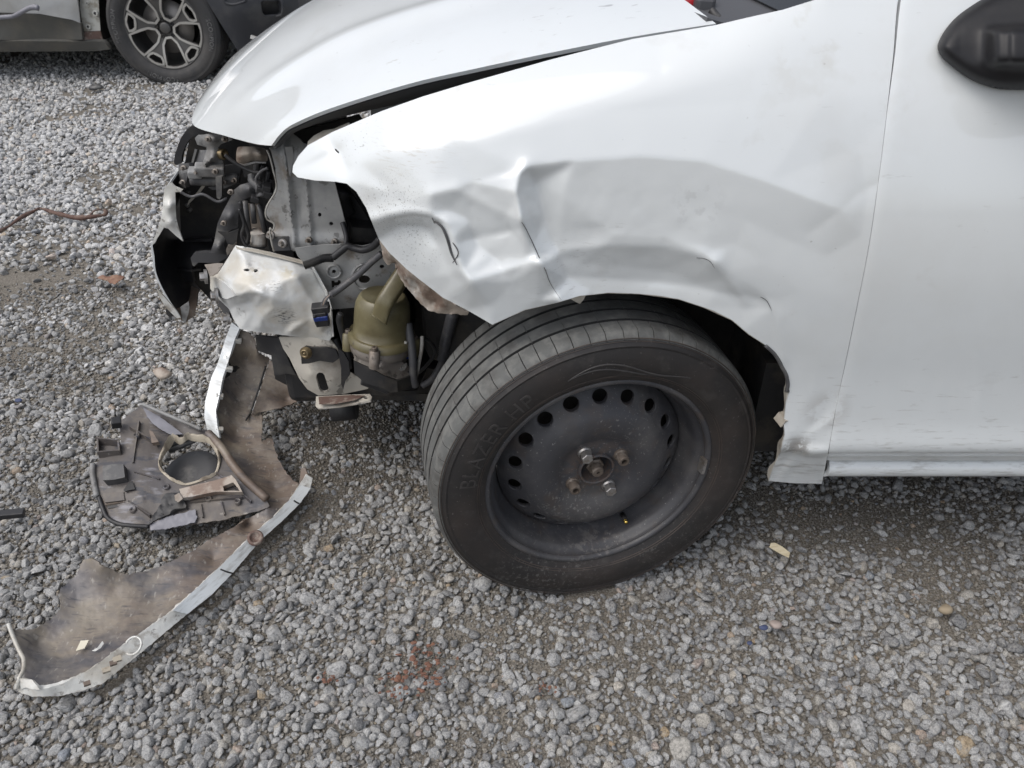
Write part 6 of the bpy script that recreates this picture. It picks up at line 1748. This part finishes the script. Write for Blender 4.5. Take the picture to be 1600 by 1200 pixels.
fzp('clip_floor', M['blackplastic'], c7, [(145, 410), (312, 428), (322, 500), (148, 515)], -.002, step=5, thick=.002)
fzp('clip_box', M['greyplastic'], c7, [(160, 580), (235, 562), (335, 560), (347, 670), (260, 690), (165, 695)], .022, step=4, thick=.03)
frame_box('clip_box', c7, [(185, 895), (350, 875), (372, 915), (200, 940)], .014, M['brown'])
fzp('clip_floor', M['blackplastic'], c7, [(195, 898), (340, 880), (355, 910), (205, 930)], .003, step=5, thick=.002)
fzp('clip_floor', M['dark'], c7, [(335, 775), (380, 715), (410, 705), (432, 770), (380, 778), (345, 790)], .012, step=3, thick=.003)
fzp('clip_shelf', M['panelgrey'], c7, [(165, 805), (335, 790), (345, 860), (180, 880)], .008, step=5, thick=.008)
fzp('clip_post', M['brown'], c7, [(548, 275), (578, 290), (610, 345), (628, 375), (570, 385), (565, 340)], .016, step=3, thick=.012)
for (x0, y0), (x1, y1) in (((390, 260), (620, 400)), ((430, 640), (640, 700)), ((900, 890), (1330, 850)), ((470, 210), (420, 560)), ((380, 880), (560, 1000)), ((1110, 640), (1400, 880)), ((980, 900), (1000, 1010)), ((1150, 880), (1180, 990))):
    q0, q1 = c7(x0, y0), c7(x1, y1)
    a_, b_ = PZ(*q0, fz(*q0) + .003), PZ(*q1, fz(*q1) + .003)
    d_ = b_ - a_
    link('moulded_rib', *box(*((a_ + b_) / 2), d_.length, .0028, .013, (0, -math.asin(d_.z / d_.length), math.atan2(d_.y, d_.x))), M['panelgrey'], fog, False)
for x_, y_ in ((450, 330), (700, 760), (1050, 860), (1290, 880), (420, 950)):
    q0 = c7(x_, y_)
    link('clip_eye', *xform(revolve([(.007, -.004), (.007, .006), (.0045, .007), (.0042, -.002), (.0005, -.002)], 12), align((0, -.15, .98), PZ(*q0, fz(*q0) + .003))), M['panelgrey'], fog)
bevel(link('clip_hook', *box(*PZ(*c7(275, 215), .15), .02, .02, .02, (.3, .2, .5)), M['blackplastic'], fog, False), .002)

# ------------------------------------------------------------------ small things on the ground
g5 = lambda x, y: (x / 3.53, 260 + y / 3.53)
tw = empty('twig', PZ(85, 332, 0))
tag(tw, 'long reddish brown twig lying on the gravel at the left edge', 'twig')
link('stem', *tube([PZ(*g5(a, b), z) for a, b, z in [(-60, 375, .02), (0, 355, .025), (50, 330, .022), (110, 285, .028), (170, 255, .024), (225, 233, .03), (280, 250, .024), (340, 266, .028), (420, 283, .022), (500, 279, .026), (575, 268, .022)]], .0085, 8, 6, rfun=lambda t: .75 + .25 * sin(t * 23) + (.5 if .68 < t < .86 else 0)), M['twig'], tw)
link('side_shoot', *tube([PZ(*g5(a, b), z) for a, b, z in [(572, 268, .022), (585, 258, .03), (580, 240, .04)]], .008, 7, 4), M['twig'], tw)
link('side_shoot', *tube([PZ(*g5(a, b), z) for a, b, z in [(490, 278, .026), (520, 245, .04), (560, 235, .04)]], .003, 6, 4), M['twig'], tw)
link('side_shoot', *tube([PZ(*g5(a, b), z) for a, b, z in [(180, 250, .024), (215, 228, .045)]], .003, 6, 3), M['twig'], tw)
lf = sheet('leaf', [(*g5(a, b), z) for a, b, z in [(530, 615, .02), (560, 600, .028), (600, 608, .024), (640, 596, .03), (690, 605, .026), (665, 630, .024), (635, 650, .03), (605, 645, .02), (590, 628, .024)]], M['leaf'], None, mode='z', step=2.5, thick=.0012, rough=.001)
tag(lf, 'curled reddish brown dead leaf on the gravel left of the white bumper stump', 'leaf')
gw = lambda x, y: (1100 + x / 2.857, 780 + y / 2.857)
wd = sheet('wood_chip', [(*gw(a, b), z) for a, b, z in [(290, 214, .026), (300, 195, .034), (318, 194, .034), (350, 212, .034), (384, 238, .032), (378, 262, .024), (335, 240, .026)]], M['wood'], None, mode='z', step=3, thick=.006)
tag(wd, 'pale splinter of wood on the gravel right of the big black wheel', 'wood chip')
bl = link('plastic_clip', *join(box(*PZ(18, 803, .02), .05, .018, .014, (.1, .1, .25)), box(*PZ(2, 806, .02), .04, .007, .008, (.1, 0, .2))), M['blackplastic'], None, False)
bevel(bl, .002); tag(bl, 'small black plastic clip on the gravel at the left edge of the photo', 'clip')
def shard(name, u, v, r, material, label, cat, seed, flat=.4, z=.02):
    bm = bmesh.new(); bmesh.ops.create_icosphere(bm, subdivisions=2, radius=1)
    rs = np.random.RandomState(seed); p = PZ(u, v, z)
    for q in bm.verts:
        c = np.array(q.co)
        for _ in range(5):
            n_ = rs.normal(size=3); n_ /= np.linalg.norm(n_)
            d = c @ n_
            if d > .6: c = c - n_ * (d - .6)
        rs = np.random.RandomState(seed)
        q.co = Vector((p.x + c[0] * r, p.y + c[1] * r * .8, p.z + c[2] * r * flat))
    o = link(name, [q.co for q in bm.verts], [tuple(w.index for w in f.verts) for f in bm.faces], material, None)
    bm.free(); tag(o, label, cat)
    return o
shard('plastic_shard', 150, 137, .05, M['greyplastic'], 'dark blue-grey scrap lying on gravel in front of the silver car', 'scrap', 4, .45, -.10)
shard('plastic_shard', 28, 626, .011, M['fade'], 'tiny blue plastic shard on gravel left of the torn bumper', 'shard', 5)
shard('plastic_shard', 1193, 980, .009, M['fade'], 'tiny blue shard below right of the wheel, beside a pinkish stone', 'shard', 6)
shard('plastic_shard', 1172, 1005, .006, M['fade'], 'smallest blue shard, lower right of the wheel near the photo bottom', 'shard', 7)
shard('stone', 253, 583, .030, M['liner'], 'flat tan brown stone on the gravel left of the upright bumper strip', 'stone', 8, .5, .018)
shard('stone', 1211, 976, .013, M['red'] if False else mat('pink_stone', (.36, .30, .27), .8), 'pale pink stone on the gravel below right of the wheel', 'stone', 9, .7, .016)
shard('stone', 1477, 951, .015, mat('ochre_stone', (.30, .245, .17), .8), 'ochre stone on the gravel below the front door', 'stone', 10, .7, .016)
for k, (u, v, n_, lab) in enumerate([(664, 1030, 16, 'upper patch of red brick crumbs in the gravel below the wheel'), (630, 1070, 15, 'left patch of red brick crumbs in the gravel below the wheel'), (856, 1080, 6, 'small red brick crumb patch directly under the middle of the wheel'), (681, 1062, 5, 'tiny red brick crumb spot right of the two larger patches'), (515, 1062, 6, 'faint brick crumb spot between the bumper and the red patches')]):
    V, Fs = [], []
    rs = np.random.RandomState(40 + k)
    p = PZ(u, v, .006)
    for j in range(n_ * 3):
        bm = bmesh.new(); bmesh.ops.create_icosphere(bm, subdivisions=1, radius=1)
        r = rs.uniform(.0012, .0055) * (1 if n_ > 10 else .8)
        c = Vector((p.x + rs.normal() * .0016 * n_, p.y + rs.normal() * .0014 * n_, p.z + .002 + rs.uniform(0, .008)))
        b = len(V)
        a_, b_, c__ = rs.uniform(.5, 1.5), rs.uniform(.5, 1.5), rs.uniform(.35, .8)
        for q in bm.verts:
            j_ = rs.uniform(.6, 1.25); V.append(c + Vector((q.co.x * r * a_ * j_, q.co.y * r * b_ * j_, q.co.z * r * c__ * j_)))
        Fs += [tuple(w.index + b for w in f.verts) for f in bm.faces]; bm.free()
    tag(link('brick_crumbs', V, Fs, M['brick'], None, False), lab, 'brick crumbs', 'red brick crumbs in the gravel')
pc = sheet('paint_flake', [(*c8(a, b), z) for a, b, z in [(592, 785, .030), (630, 705, .034), (694, 700, .034), (660, 765, .030)]], M['sheen'], None, mode='z', step=3, thick=.002)
tag(pc, 'yellowish diamond shaped flake lying in the torn bumper', 'flake')
pc = sheet('paint_flake', [(*c8(a, b), z) for a, b, z in [(716, 785, .031), (760, 760, .036), (800, 708, .036), (812, 725, .034), (790, 760, .033), (745, 788, .031)]], M['chipped'], None, mode='z', step=3, thick=.002)
tag(pc, 'white crescent shaped flake lying in the torn bumper', 'flake')

def plan(pts): return [tuple(PZ(u, v, z).xy) for u, v, z in pts]
low = [p for p in inner_edge + left_edge + [(400, 770, .055), (430, 730, .04), (442, 730, .04), (457, 750, .04), (467, 757, .048)]]
KEEP_OUT.append(plan(low))
KEEP_OUT.append(plan([(440, 730, .04), (370, 735, .05), (352, 705, .06), (380, 640, .09), (409, 691, .05)]))
KEEP_OUT.append(plan(edge_out + edge_in))
cx_, cy_ = .135, 1.09
KEEP_OUT.append([(cx_ + a * cos(STEER) - b * sin(STEER), cy_ + a * sin(STEER) + b * cos(STEER)) for a, b in ((-.055, -.10), (.055, -.10), (.055, .10), (-.055, .10))])
lay_gravel()
